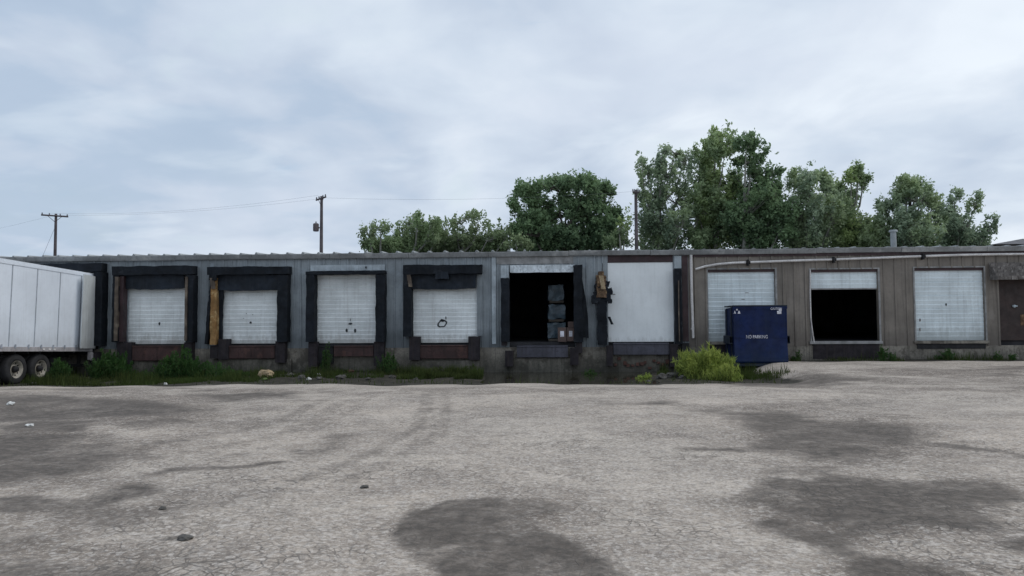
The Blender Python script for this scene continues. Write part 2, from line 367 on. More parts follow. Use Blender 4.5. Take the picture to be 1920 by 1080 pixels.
DIRTS = [
 ([(-60,735),(300,728),(420,745),(430,790),(330,860),(300,960),(120,1000),(-60,990)], .8, .8),
 ([(-60,1010),(180,990),(330,1040),(380,1100),(-60,1100)], .4, .6),
 ([(1290,755),(1600,745),(1760,800),(1800,900),(1960,920),(1960,1100),(1560,1100),(1330,960),(1420,880),(1290,800)], .9, .65),
 ([(1330,700),(1960,690),(1960,735),(1560,735),(1400,722)], .7, .75),
 ([(0,722),(1300,722),(1300,732),(900,738),(400,740),(0,736)], .6, .6),
 ([(720,920),(1100,915),(1260,1100),(780,1100)], .6, .5),
 ([(480,780),(680,780),(700,860),(480,880)], .8, .4)]
for pts, soft, st in DIRTS:
    P = poly_w(pts); dirtm = np.maximum(dirtm, inpoly_soft(P[P[:, 1] > 0], soft) * st)
dirtm = dirtm * np.clip(.55 + 1.6 * fbm(XX*.7, YY*1.1, 11), 0, 1.2)
stain = np.maximum(stain, np.clip(sm(.09, .30, fbm(WX*.32 + 3, WY*.55, 41, 5)), 0, 1) * .55 * sm(3, 6, YY) * (dirtm * 1.2 + .25))
stain = np.clip(stain + stain * .6 * fbm(XX / near_ * 1.6, YY / near_ * 2.2, 21), 0, 1.2)
# tyre tracks sweeping from the docks out to the lower left
for (pts, wd, st) in (([(800,735),(800,760),(785,800),(700,850),(560,900)], .18, .38), ([(835,735),(838,765),(830,800),(770,850),(640,905)], .18, .34),
                      ([(620,745),(520,790),(380,820),(200,845)], .2, .34), ([(650,750),(570,800),(430,835),(240,868)], .2, .3),
                      ([(700,742),(650,775),(560,820),(400,865)], .15, .25), ([(1000,735),(980,790),(940,850)], .2, .2)):
    Q = poly_w(pts); dd = np.full(XX.shape, 1e9)
    for i in range(len(Q) - 1):
        (x1, y1), (x2, y2) = Q[i], Q[i+1]
        tt = np.clip(((XX-x1)*(x2-x1) + (YY-y1)*(y2-y1)) / ((x2-x1)**2 + (y2-y1)**2), 0, 1)
        dd = np.minimum(dd, np.hypot(XX - x1 - tt*(x2-x1), YY - y1 - tt*(y2-y1)))
    stain = np.maximum(stain, sm(wd, wd * .3, dd) * st) if False else np.maximum(stain, (1 - sm(wd * .4, wd * 1.3, dd)) * st * .85)
soil = sm(19.6, 22.2, YY + 1.6*fbm(XX*.8, YY*.8, 31) + .5 * np.sin(XX * 1.1) + .3 * np.sin(XX * 2.7 + 1)) * (1 - sm(6.4, 7.4, XX)) + sm(26.7, 27.5, YY + .2 * np.sin(XX * 2)) * sm(6.5, 7, XX)
soil = np.clip(soil, 0, 1)
gm, t, b, pos = newmat('worn_gravelly_asphalt')
A_st = t.attr('stain'); A_so = t.attr('soil')
flat = t.vscale(pos, 1, 1, 0)
wn = t.n.new('ShaderNodeTexNoise'); t.link(flat, wn.inputs[0]); wn.inputs['Scale'].default_value = 1.1; wn.inputs['Detail'].default_value = 4
wv = t.n.new('ShaderNodeVectorMath'); wv.operation = 'MULTIPLY_ADD'; t.link(wn.outputs['Color'], wv.inputs[0]); wv.inputs[1].default_value = (.5, .5, 0); t.link(flat, wv.inputs[2])
base = t.mix(t.mapr(t.noise(flat, .16, 5, .6), .35, .65), (.495, .420, .350), (.470, .412, .352))
base = t.mix(t.mapr(t.noise(flat, .55, 6, .68, .3), .38, .68, 0, .95), base, (.29, .248, .213))
base = t.mix(t.mapr(t.noise(t.vscale(flat, .35, 1.2, 1), .9, 6, .7), .5, .75, 0, .55), base, (.64, .565, .48))
base = t.mix(t.math('MULTIPLY', t.mapr(t.math('ADD', t.attr('dirt'), t.math('SUBTRACT', t.noise(flat, 1.3, 7, .7), .5)), 0, .62), .9), base, (.150, .120, .096))
# stains with ragged edges
ns = t.noise(flat, 1.7, 7, .68); ns2 = t.noise(flat, 7, 5, .7)
sv = t.math('ADD', A_st, t.math('MULTIPLY', t.math('SUBTRACT', ns, .5), t.math('ADD', .3, t.math('MULTIPLY', A_st, 1.3))))
sv = t.math('ADD', sv, t.math('MULTIPLY', t.math('SUBTRACT', ns2, .5), .75))
sf = t.math('MULTIPLY', t.mapr(sv, .14, .58, 0, .92, False), t.mapr(t.noise(flat, .9, 8, .72, .4), .34, .56, .55, 1))
STC = (t.mix(t.mapr(ns2, .4, .65), (.082, .068, .057), (.15, .127, .108)))
# free small stains
fs_ = t.math('MULTIPLY', t.mapr(t.noise(t.vscale(flat, .40, 1, 1, (5, 3, 0)), .8, 8, .72), .56, .70), .75)

base = t.mix(t.mapr(t.noise(flat, 2.6, 7, .72, .5), .50, .62, 0, .34), base, (.20, .165, .138))
base = t.mix(t.mapr(t.noise(t.vscale(flat, 1, 1, 1, (4, 9, 0)), 3.7, 7, .72, .5), .50, .62, 0, .30), base, (.66, .58, .50))
# aggregate: single stones
va = t.n.new('ShaderNodeTexVoronoi'); t.link(flat, va.inputs['Vector']); va.inputs['Scale'].default_value = 26
sc_ = t.n.new('ShaderNodeSeparateColor'); t.link(va.outputs['Color'], sc_.inputs[0])
base = t.mix(t.mapr(sc_.outputs[0], .55, .95, 0, .42), base, (.66, .61, .56)); base = t.mix(t.mapr(sc_.outputs[1], .6, .95, 0, .38), base, (.14, .122, .11))
# aggregate speckle
sp = t.noise(flat, 30, 4, .8); base = t.mix(t.mapr(sp, .50, .62, 0, .50), base, (.14, .124, .112))
base = t.mix(t.mapr(sp, .46, .38, 0, .65), base, (.66, .61, .55))
sp2 = t.noise(flat, 9, 5, .75); base = t.mix(t.mapr(sp2, .50, .66, 0, .36), base, (.16, .145, .133))
base = t.mix(fs_, base, (.16, .14, .122))
base = t.mix(sf, base, STC)
base = t.mix(t.math('MULTIPLY', sf, t.mapr(sp2, .45, .6, 0, .5)), base, (.06, .054, .048))
# alligator cracks
def cracks(scale, wid):
    vo = t.n.new('ShaderNodeTexVoronoi'); vo.feature = 'DISTANCE_TO_EDGE'; t.link(wv.outputs[0], vo.inputs['Vector']); vo.inputs['Scale'].default_value = scale
    return t.mapr(vo.outputs['Distance'], wid, wid * .25)
msk = t.mapr(t.noise(flat, .5, 3), .42, .58, .15, 1)
ck = t.math('MULTIPLY', t.math('MAXIMUM', t.math('MULTIPLY', cracks(9.5, .075), .75), t.math('MULTIPLY', cracks(2.7, .018), .8)), msk)
ck = t.math('MULTIPLY', ck, t.mapr(t.noise(flat, 3.1, 3), .35, .55, .1, 1))
base = t.mix(t.math('MULTIPLY', ck, t.mapr(t.noise(t.vscale(flat, 1, 1, 1, (2, 7, 0)), .33, 4), .42, .60, .28, .75)), base, (.062, .055, .05))
# soil in the wells
so_f = t.mapr(t.math('ADD', A_so, t.math('MULTIPLY', t.math('SUBTRACT', ns, .5), .9)), .35, .65)
soilc = t.mix(t.mapr(t.noise(flat, 3, 6, .7), .4, .65), (.020, .019, .014), (.060, .053, .040))
soilc = t.mix(t.mapr(t.noise(flat, 20, 4, .7), .60, .7, 0, .6), soilc, (.2, .185, .16))
base = t.mix(so_f, base, soilc)
t.setv(b.inputs['Base Color'], base)
t.setv(b.inputs['Roughness'], t.mapr(sf, 0, 1, .95, .78)); b.inputs['Specular IOR Level'].default_value = .25
bn = t.n.new('ShaderNodeBump'); bn.inputs['Strength'].default_value = .7; bn.inputs['Distance'].default_value = .012
hh = t.math('SUBTRACT', t.math('ADD', t.math('MULTIPLY', sp, .7), sp2), t.math('MULTIPLY', ck, .8)); t.link(hh, bn.inputs['Height']); t.link(bn.outputs[0], b.inputs['Normal'])
ny, nx = XX.shape
me = bpy.data.meshes.new('parking_lot'); vv = np.stack([XX, YY, ZZ], -1).reshape(-1, 3)
ii = (np.arange(ny-1)[:, None] * nx + np.arange(nx-1)[None]).reshape(-1)
ff = np.stack([ii, ii+1, ii+nx+1, ii+nx], -1)
me.vertices.add(len(vv)); me.vertices.foreach_set('co', vv.ravel()); me.loops.add(ff.size); me.loops.foreach_set('vertex_index', ff.ravel())
me.polygons.add(len(ff)); me.polygons.foreach_set('loop_start', np.arange(len(ff)) * 4); me.polygons.foreach_set('loop_total', np.full(len(ff), 4))
me.update(calc_edges=True); me.polygons.foreach_set('use_smooth', np.ones(len(ff), bool)); me.materials.append(gm)
for an, av in (('stain', stain), ('soil', soil), ('dirt', dirtm)):
    a_ = me.attributes.new(an, 'FLOAT', 'POINT'); a_.data.foreach_set('value', av.ravel().astype(np.float32))
go = bpy.data.objects.new('ground', me); COL.objects.link(go)
tagit(go, 'cracked pale asphalt yard with dark damp stains sloping to the docks', None, None, 'structure')
# puddle
wm, t, b, pos = newmat('murky_puddle_water')
b.inputs['Base Color'].default_value = (.03, .028, .02, 1); b.inputs['Roughness'].default_value = .04; b.inputs['IOR'].default_value = 1.33; b.inputs['Specular IOR Level'].default_value = .6
bn = t.n.new('ShaderNodeBump'); bn.inputs['Strength'].default_value = .05; bn.inputs['Distance'].default_value = .01; t.link(t.noise(pos, 5, 3), bn.inputs['Height']); t.link(bn.outputs[0], b.inputs['Normal'])
mb = MB(); WZ = -.315
mb.add([(-3.1, 20.6, WZ), (3.9, 20.6, WZ), (3.9, 27.97, WZ), (-3.1, 27.97, WZ)], [(0, 1, 2, 3)])
tagit(obj('puddle', mb, wm), 'still dark puddle pooled in front of the open dock', None, None, 'structure')

# ------------------------------------------------------------------ the warehouse (local y = 0 is the facade)
bld = empty('warehouse', (0, FY, 0)); tagit(bld, 'long low metal loading dock building clad grey on the left, brown on the right', 'building')
EZ = 4.08
XL, XR = -42.0, 34.0
XS = W(1291, 560)[0]          # where grey cladding becomes brown
bays = {  # door opening rectangles on the facade (x0, x1, top)
 0: (-20.4, -17.75, 3.6)}
def bx(u0, u1, vt, y=0): r = R(u0, vt, u1, 640, y); return (r[0], r[1], r[3])
bays[1] = bx(229, 348, 512); bays[2] = bx(407, 526, 512); bays[3] = bx(589, 708, 512); bays[4] = bx(771, 896, 512)
bays[5] = bx(955, 1078, 509); bays[6] = bx(1140, 1263, 478); bays[7] = bx(1328, 1454, 505); bays[8] = bx(1521, 1647, 505); bays[9] = bx(1716, 1846, 502)
bays[10] = bx(1874, 1990, 520)
def wallpieces(mb, x0, x1, zb, zt, ops, step, rib, prof):
    edges = sorted(ops, key=lambda o: o[0]); cur = x0; segs = []
    for (a, c, top) in edges:
        segs.append((cur, a, zb, zt)); segs.append((a, c, top, zt)); cur = c
    segs.append((cur, x1, zb, zt))
    for (a, c, z0, z1) in segs:
        if c - a < .02 or z1 - z0 < .01: continue
        mb.box(a, c, 0, .16, z0, z1)
        k = math.ceil(a / step)
        while k * step + rib < c:
            x = k * step
            if x > a + .01: mb.prism_y([(x, z0), (x + rib, z0), (x + rib, z1), (x, z1)], -prof, -.0005) if False else \
                mb.add([(x-.01, 0, z0), (x+.012, -prof, z0), (x+rib-.012, -prof, z0), (x+rib+.01, 0, z0), (x-.01, 0, z1), (x+.012, -prof, z1), (x+rib-.012, -prof, z1), (x+rib+.01, 0, z1)],
                       [(0,1,5,4),(1,2,6,5),(2,3,7,6),(0,3,2,1),(4,5,6,7)])
            k += 1
WB = .62
mb = MB(); wallpieces(mb, XL, XS, WB, EZ, [bays[i] for i in range(0, 7)], .305, .07, .028)
o = obj('wall', mb, GREY, bld); o['label'] = 'blue grey ribbed steel wall panels'
mb = MB(); wallpieces(mb, XS, XR, WB, EZ, [bays[i] for i in range(7, 11)], .405, .07, .035)
o = obj('wall', mb, BROWN, bld); o['label'] = 'brown ribbed steel wall panels'
mb = MB(); mb.box(XL, XL+.2, .165, 20, -.3, EZ); mb.box(XR-.2, XR, .165, 20, -.3, EZ); mb.box(XL, XR, 20.005, 20.2, -.3, EZ)
obj('wall', mb, GREY, bld)
# partitions keep the inside dark
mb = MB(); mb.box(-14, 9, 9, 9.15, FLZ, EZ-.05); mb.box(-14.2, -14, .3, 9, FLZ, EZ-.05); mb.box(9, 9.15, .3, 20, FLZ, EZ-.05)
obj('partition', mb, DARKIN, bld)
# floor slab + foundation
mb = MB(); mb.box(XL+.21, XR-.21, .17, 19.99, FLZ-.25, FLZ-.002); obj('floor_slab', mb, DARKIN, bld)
fo = MB(); cur = XL
pits = [(bays[1][0]+.1, bays[1][1]-.1)]
fo.box(XL, XR, .0, .165, -1, WB - .003)
for a in np.arange(XL, XR, 3.7): fo.box(a, a + .05, -.012, .0, -.9, WB - .01)
obj('foundation', fo, CONC, bld)
# roof
rf = MB(); n = int((XR - XL) / .305); pr = []
rs = .30 / 10.0
rf.add([(XL-.1, -.12, 4.245), (XR+.1, -.12, 4.245), (XR+.1, 10.1, 4.245+10.2*rs), (XL-.1, 10.1, 4.245+10.2*rs), (XR+.1, 20.3, 4.245), (XL-.1, 20.3, 4.245)], [(0,1,2,3),(3,2,4,5)])
rf.add([(XL, .02, EZ-.002), (XR, .02, EZ-.002), (XR, 20, EZ-.002), (XL, 20, EZ-.002)], [(0,3,2,1)])
k = XL
while k < XR:
    h = (.065 if k < -1 else .03) + random.uniform(-.012, .012)
    rf.add([(k, -.14, 4.246), (k+.04, -.14, 4.246+h), (k+.08, -.14, 4.246+h), (k+.12, -.14, 4.246),
            (k, 10.1, 4.246+10.2*rs), (k+.04, 10.1, 4.246+h+10.2*rs), (k+.08, 10.1, 4.246+h+10.2*rs), (k+.12, 10.1, 4.246+10.2*rs)],
           [(0,1,5,4),(1,2,6,5),(2,3,7,6),(0,3,2,1)]); k += .61
roof = obj('roof', rf, ROOFM, bld)
# eave trim in lengths, with slightly uneven joints
k = XL - .1
while k < XR:
    L = 3.05; g = MB(); e0 = random.uniform(-.008, .008); oy = random.uniform(-.006, .006)
    x1 = min(k + L - .012, XR + .1)
    g.prism_x([(-.002, 4.06+e0), (-.11+oy, 4.055+e0), (-.125+oy, 4.09+e0), (-.165+oy, 4.21+e0), (-.165+oy, 4.238+e0), (-.002, 4.243+e0)], k, x1)
    obj('eave_trim', g, FASCIA, bld); k += L

mb = MB(); mb.box(XS+.05, XR, -.055, -.002, 3.965, 4.052); obj('eave_shadow_strip', mb, MAROON, bld)  # dark strip added as painted shade beneath the eave trim, brown side only
def door_sheet(mb, x0, x1, z0, z1, y, pitch=.165, depth=.014, sect=.53, flat=False):
    pr = [(y, z0)]; z = z0 + .02
    ns = 0
    while z < z1 - .02:
        if flat:
            zn = min(z + sect, z1 - .01)
            pr += [(y, z), (y, zn - .009), (y + .004, zn - .006), (y + .004, zn - .003)]
        else:
            zn = min(z + pitch, z1 - .01)
            groove = int((z - z0) / sect) != int((zn - z0) / sect)
            pr += [(y, z), (y - depth * .35, z + .3 * pitch), (y - depth, zn - .050), (y - depth, zn - .034)]
            pr += [(y + (.014 if groove else .002), zn - .008)]
        z = zn
    pr.append((y, z1)); mb.sheet_x(pr, x0, x1)
    mb.box(x0, x1, y + .02, y + .05, z0, z1)
def roller(i, m, top=None, bot=None, y=.09, flat=False, label=None, **kw):
    x0, x1, zt = bays[i]; top = top or zt; bot = bot if bot is not None else FLZ + .005
    mb = MB(); door_sheet(mb, x0 + .005, x1 - .005, bot, top, y, flat=flat, **kw)
    o = obj('roller_door', mb, m, bld)
    if label: o['label'] = label
    return o
def blob_mark(parent, u, v, ru, rv, m=BLACKM, y=.07, seed=0, ring=False):
    x, z = W(u, v, y); sx = ru / 49.5; sz = rv / 49.5; mb = MB(); n = 14
    r_ = random.Random(seed); outer = [(x + sx*math.cos(2*PI*k/n)*r_.uniform(.7, 1.15), z + sz*math.sin(2*PI*k/n)*r_.uniform(.7, 1.15)) for k in range(n)]
    if not ring: mb.prism_y(outer, y - .003, y)
    else:
        for k in range(n):
            a = outer[k]; c = outer[(k+1) % n]; q = .70
            ai = (x + (a[0]-x)*q, z + (a[1]-z)*q); ci = (x + (c[0]-x)*q, z + (c[1]-z)*q)
            mb.prism_y([ai, ci, c, a], y - .003, y)
    return obj('paint_mark', mb, m, parent)
d1 = roller(1, DOORM, label='white ribbed dock door with one small dark spot'); blob_mark(d1, 299, 607, 2.2, 3.6, seed=1)
d2 = roller(2, DOORM); blob_mark(d2, 470, 605, 2.4, 2.6, seed=2); blob_mark(d2, 462, 588, .8, .8, seed=3); blob_mark(d2, 474, 590, .8, .9, seed=4); blob_mark(d2, 457, 597, .7, .8, seed=5)
d3 = roller(3, DOORM, label='white ribbed dock door with three dark spots in a triangle')
for q in ((657, 607, 4.4, 2), (650, 620, 2.2, 4), (666, 620, 2.2, 4.5), (657, 600, .7, 3)): blob_mark(d3, *q, seed=int(q[0]))
d4 = roller(4, DOORM, label='white ribbed dock door with a sprayed dark ring')
blob_mark(d4, 829.5, 607, 9.5, 9, seed=11, ring=True); blob_mark(d4, 829, 601.5, 6.5, 2, seed=8); blob_mark(d4, 836, 596, 1.2, 3.2, seed=9)
x0, x1, zt = bays[6]
d6 = roller(6, DOORW, top=W(1200, 492)[1], flat=True, y=.05, label='tall flat smooth white dock door', sect=.61); blob_mark(d6, 1151, 552, 3, 1.2, m=TRIM, y=.045, seed=6)
mb = MB(); mb.box(x0+.005, x1-.005, .02, .14, W(1200, 491.5)[1], zt); obj('door_header', mb, MAROON, bld)
d7 = roller(7, DOORB, label='pale blue white roller door behind the blue dumpster'); blob_mark(d7, 1400, 549, 5, .7, m=TRIM, seed=12); blob_mark(d7, 1393, 561, 4, .8, m=TRIM, seed=13)
d8 = roller(8, DOORB, bot=W(1584, 540)[1], label='roller door raised most of the way, black inside')
mb = MB(); mb.box(bays[8][0]+.01, bays[8][1]-.01, .07, .12, W(1584, 542.5)[1], W(1584, 540)[1]); obj('bottom_bar', mb, TRIM, d8)
d9 = roller(9, DOORB, label='pale roller door with rust stains at its lower left'); blob_mark(d9, 1774, 571, 1.8, 2.6, seed=14)
blob_mark(d9, 1725, 600, 1.2, 3, m=RUST, seed=15); blob_mark(d9, 1725, 618, .9, 4, m=TANB, seed=16)
d0 = roller(0, DOORM)
# door frames on the brown side
for i in (7, 8, 9):
    x0, x1, zt = bays[i]; mb = MB()
    mb.box(x0-.055, x0-.004, -.03, .12, WB+.12, zt+.05); mb.box(x1+.004, x1+.07, -.03, .12, WB+.12, zt+.05); mb.box(x0-.004, x1+.004, -.025, .12, zt+.002, zt+.05)
    obj('door_frame', mb, TRIM, bld)
    mb = MB(); mb.box(x0-.004, x1+.004, .02, .14, zt-.10, zt-.001); obj('door_header', mb, MAROON, bld)
    mb = MB(); mb.box(x0-.10, x1+.10, -.07, .16, FLZ-.11, FLZ-.004); obj('door_sill', mb, TRIM if i == 8 else CONC, bld, bevel=.01)
    mb = MB(); mb.box(x0+.02, x1-.02, -.02, .0, .15 if i != 9 else .5, FLZ-.115); obj('dock_plate', mb, BUMP if i != 9 else CHASS, bld)
# bowed strip at the open brown bay
mb = MB(); a = bays[8][0]; pts = []
mb.tube([(a-.02, -.05, bays[8][2]), (a-.05, -.06, 2.6), (a-.045, -.06, 1.6), (a+.02, -.06, 1.0), (a+.06, -.05, .74)], .022, 6); obj('bent_trim', mb, PIPE, bld)
# pale sheet strips around the grey bays
def panel(name, u0, v0, u1, v1, m, y0=-.045, y1=-.002, **k):
    x0, x1, z0, z1 = R(u0, v0, u1, v1); mb = MB(); mb.box(x0, x1, y0, y1, z0, z1); return obj(name, mb, m, bld, **k)
panel('pale_strip', 583, 497, 722, 507.5, LIGHTGREY)
panel('pale_strip', 894.5, 515, 905, 630, GREY, -.06)
panel('pale_strip', 922.5, 482, 930, 645, LIGHTGREY, -.05)
panel('pale_strip', 939, 498, 954, 521, LIGHTGREY, -.06)
panel('pale_strip', 931, 481, 1075, 495, TRIM, -.035)
panel('pale_strip', 1264, 480, 1277, 503, LIGHTGREY, -.05)
panel('dark_strip', 1279, 479, 1290, 640, MAROON, -.04)
x0, x1, z0, z1 = R(957, 497, 1078, 511); mb = MB(); mb.soft(x0, x1, -.10, -.05, z0, z1, .012, .08, 4); o = obj('torn_header_sheet', mb, mat('bright_torn_sheet', (.62, .68, .72), .4, .2, 5, .3, 12, streak=.5, dcol=(.2, .24, .27)), bld)
mb = MB(); mb.tube([W3 for W3 in [(W(687, 503)[0], -.06, W(687, 503)[1]), (W(687, 503)[0], -.09, W(687, 500)[1])]], .03, 6); obj('lamp_bracket', mb, BLACKM, bld)

# dock seals -------------------------------------------------
def seal(i, head=None, curtain=None, left=None, right=None, seed=0, label=None):
    mb = MB()
    if head:
        x0, x1, z0, z1 = R(*head, -.3); mb.soft(x0, x1, -.42, -.004, z0, z1, .025, .1, seed)
    hd = obj('dock_seal', mb, RUBBER, bld)
    if label: hd['label'] = label
    if curtain:
        x0, x1, z0, z1 = R(*curtain, -.1); m = MB(); m.soft(x0, x1, -.2, -.12, z0, z1, .035, .08, seed+3, sag=.03); obj('head_curtain', m, CURTAIN, hd)
    for s_ in (left, right):
        if s_:
            x0, x1, z0, z1 = R(*s_, -.3); m = MB(); m.soft(x0, x1, -.40, -.004, z0, z1, .022, .09, seed+5+x0); obj('side_pad', m, RUBBER, hd)
    return hd
h0 = seal(0, None, None, (41, 505, 56, 640), (170, 505, 190, 656), 1) if False else None
mb = MB(); mb.soft(-20.8, -17.45, -.42, -.004, 3.62, 3.95, .025, .1, 1); hd = obj('dock_seal', mb, RUBBER, bld); hd['label'] = 'black dock seal behind the white trailer'
for a, c in ((-20.8, -20.42), (-17.74, -17.40)):
    m = MB(); m.soft(a, c, -.40, -.004, .75, 3.6, .02, .09, a); obj('side_pad', m, RUBBER, hd)
s1 = seal(1, (213, 499, 364, 515.5), (231, 516, 347, 541), (213, 516, 225, 641), (352, 516, 364, 641), 2, 'complete black dock seal with worn brown pad edges')
for u0, u1 in ((216, 222), (347.5, 351.5)):
    x0, x1, z0, z1 = R(u0, 519, u1, 639, -.4); m = MB(); m.soft(x0, x1, -.46, -.30, z0, z1, .008, .08, u0); obj('worn_edge', m, PADWORN, s1)
x0, x1, z0, z1 = R(223, 518, 232, 641, -.3); m = MB(); m.soft(x0, x1, -.34, -.01, z0, z1, .015, .1, 9); obj('inner_pad', m, MAROON, s1)
x0, x1, z0, z1 = R(232, 541, 238, 646, -.1); m = MB(); m.box(x0, x1, -.06, -.01, z0, z1); obj('door_track', m, GREY, s1)
s2 = seal(2, (391, 500, 542, 515), (409, 515.5, 523, 544), None, (521, 516, 540, 641), 8, 'ragged black dock seal with torn left pad')
x0, x1, z0, z1 = R(394, 521, 407, 646, -.3); m = MB()
m.soft(x0+.04, x1-.01, -.36, -.05, z0, z1, .03, .08, 31, lean=(.02, -.03)); obj('exposed_foam', m, FOAM, s2)
m = MB(); m.soft(x0-.06, x0+.05, -.2, -.01, z0+.02, z1+.12, .03, .09, 33, lean=(-.18, 0)); m.soft(x1-.02, x1+.14, -.14, -.02, z0+.1, z1+.05, .02, .09, 37, lean=(-.03, 0)); obj('side_pad', m, RUBBER, s2)
m = MB(); m.soft(x0-.02, x1+.04, -.44, -.37, z1-.10, z1+.1, .05, .07, 41); obj('torn_cover', m, RUBBER, s2)
m = MB(); m.soft(x0+.02, x0+.20, -.42, -.37, z1-.45, z1-.02, .05, .06, 44, lean=(.05, 0)); obj('torn_cover', m, PADWORN, s2)
s3 = seal(3, (575, 508.5, 722, 514.5), None, (575, 515, 590.5, 641), (705, 515, 722, 641), 12, 'dock seal with slim top and plain black side pads')
s4 = seal(4, (757, 497, 904, 514), (770, 514, 893, 541), (757, 515, 772, 631), None, 17, 'black dock seal missing its right pad')
x0, x1, z0, z1 = R(818, 510, 842, 524, -.3); m = MB(); m.soft(x0, x1, -.46, -.20, z0, z1, .03, .06, 3); obj('torn_cover', m, CURTAIN, s4)
x0, x1, z0, z1 = R(763, 515, 770, 538, -.4); m = MB(); m.soft(x0, x1, -.44, -.40, z0, z1, .03, .05, 7, lean=(.06, 0)); obj('torn_cover', m, PADWORN, s4)
x0, x1, z0, z1 = R(939.5, 522, 955, 641, -.3); m = MB(); m.soft(x0, x1, -.38, -.004, z0, z1, .03, .08, 19); s5 = obj('dock_seal', m, RUBBER, bld); s5['label'] = 'sagging black pads either side of the open dock'
x0, x1, z0, z1 = R(1076, 497, 1092, 641, -.3); m = MB(); m.soft(x0, x1, -.38, -.004, z0, z1, .035, .08, 21); obj('side_pad', m, RUBBER, s5)
m = MB()                                     # loose flap blowing off the right pad
N = 14; vs = []
for j in range(N+1):
    h = j / N; z = z1 - .1 - h * (z1 - z0 - .25); wd = .02 + .26 * math.sin(min(1, h*1.15) * PI * .5) ** 1.4
    for i_ in range(5):
        q = i_ / 4; vs.append((x1 - .06 + wd * q, -.34 - .06*math.sin(h*9 + q*4) + .12*q, z + .02*math.sin(q*7+h*5)))
m.smooth = True; m.add(vs, [(j*5+i_, j*5+i_+1, (j+1)*5+i_+1, (j+1)*5+i_) for j in range(N) for i_ in range(4)]); obj('loose_flap', m, RUBBER, s5)
# bay 6: destroyed left pad
x0, x1, z0, z1 = R(1120, 560, 1138, 646, -.25); m = MB(); m.soft(x0, x1, -.28, -.01, z0, z1, .04, .07, 24, fr=4); s6 = obj('dock_seal', m, RUBBER, bld); s6['label'] = 'shredded dock seal hanging beside the tall white door'
xa, xb, za, zb = R(1116, 512, 1139, 558, -.25); m = MB(); m.soft(xa+.04, xb-.06, -.36, -.06, za, zb-.08, .07, .06, 26, fr=5); m.soft(xa+.13, xb-.14, -.30, -.08, zb-.12, zb+.06, .04, .06, 28, fr=5); obj('torn_insulation', m, TANB, s6)
m = MB(); m.soft(xa+.12, xb-.17, -.40, -.34, za+.30, zb-.1, .03, .06, 29, fr=4, lean=(.10, 0)); obj('torn_insulation', m, TAN, s6)
m = MB()
for q in range(16):
    ux = random.uniform(1110, 1144); vy = random.uniform(528, 566); c = W(ux, vy, -.25); s_ = random.uniform(.05, .11)
    m.soft(c[0]-s_, c[0]+s_, -.33, -.27, c[1]-s_*1.4, c[1]+s_, .05, .05, q*3, fr=6)
obj('torn_cover', m, RUBBER, s6); m = MB(); c = W(1142, 605, -.25); m.soft(c[0]-.06, c[0]+.04, -.3, -.24, c[1]-.06, c[1]+.22, .03, .05, 90, lean=(.12, 0))
obj('torn_cover', m, RUBBER, s6)
m = MB(); c = W(1130, 498, -.1); m.tube([(c[0], -.1, c[1]-.2), (c[0], -.1, c[1]+.05), (c[0]-.02, -.18, c[1]+.08)], .012, 5); obj('pad_bracket', m, CHASS, s6)
x0, x1, z0, z1 = R(1265.5, 504, 1278, 645, -.25); m = MB(); m.soft(x0, x1, -.30, -.06, z0, z1, .02, .08, 27); obj('side_pad', m, RUBBER, s6)
x0, z0 = W(1274, 640, -.35); m = MB(); m.tube([(x0, -.36, z0), (x0-.01, -.36, (z0+3.1)/2), (x0, -.36, W(1274, 526, -.35)[1])], .022, 6); obj('loose_board', m, PADWORN, s6)

# bumpers, plates --------------------------------------------
def bumper(u0, v0, u1, v1, m=BUMP, y=-.30, lab=None):
    x0, x1, z0, z1 = R(u0, v0, u1, v1, y); mb = MB()
    mb.soft(x0, x1, y, -.015, z0, z1, .008, .12, u0); return obj('dock_bumper', mb, m, bld)
for q in ((219, 642, 246, 683), (345, 642, 359, 676), (394, 648, 408, 672), (409, 636, 428, 674), (516, 640, 534, 680), (578, 641, 594, 688),
          (701, 641, 719, 686), (767, 631, 787, 675), (878, 631, 899, 675), (947, 658, 962, 687), (1069, 652, 1085, 684), (1138, 648, 1149, 686), (1256, 645, 1272, 688), (168, 660, 182, 690)):
    bumper(*q)
bumper(940, 640, 950, 648); bumper(1080, 640, 1092, 662)
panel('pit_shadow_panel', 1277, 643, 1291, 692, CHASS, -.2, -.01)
def plate(u0, v0, u1, v1, m, y=-.22):
    x0, x1, z0, z1 = R(u0, v0, u1, v1, y); mb = MB(); mb.box(x0, x1, y, -.014, z0, z1)
    mb.box(x0+.01, x1-.01, y-.03, y-.002, z1-.05, z1-.01)
    for k in range(1, 4): xx = x0+(x1-x0)*k/4; mb.box(xx-.01, xx+.01, y-.012, y-.001, z0+.02, z1-.06)
    return obj('dock_plate', mb, m, bld, bevel=.008)
plate(246.5, 648, 344, 676, RUST); plate(428.5, 648, 515, 672, RUST); plate(626, 648, 700, 668, RUST); plate(595, 648, 625, 682, CHASS, -.12); plate(787.5, 647, 877.5, 672, RUST)
plate(969, 648, 1065, 670, PLATEG); plate(1150, 643, 1255, 665, PLATEG)
for (u0, u1, vt, vb) in ((210, 368, 677, 690), (386, 546, 674, 688), (765, 900, 676, 690), (955, 1073, 672, 692)):
    x0, x1, z0, z1 = R(u0, vt, u1, vb, -.1); mb = MB(); mb.box(x0, x1, -.1, -.013, -.9, z1); obj('pit_kerb', mb, CONC, bld, bevel=.01)
x0, x1, z0, z1 = R(1150, 668, 1255, 692, -.06); mb = MB()
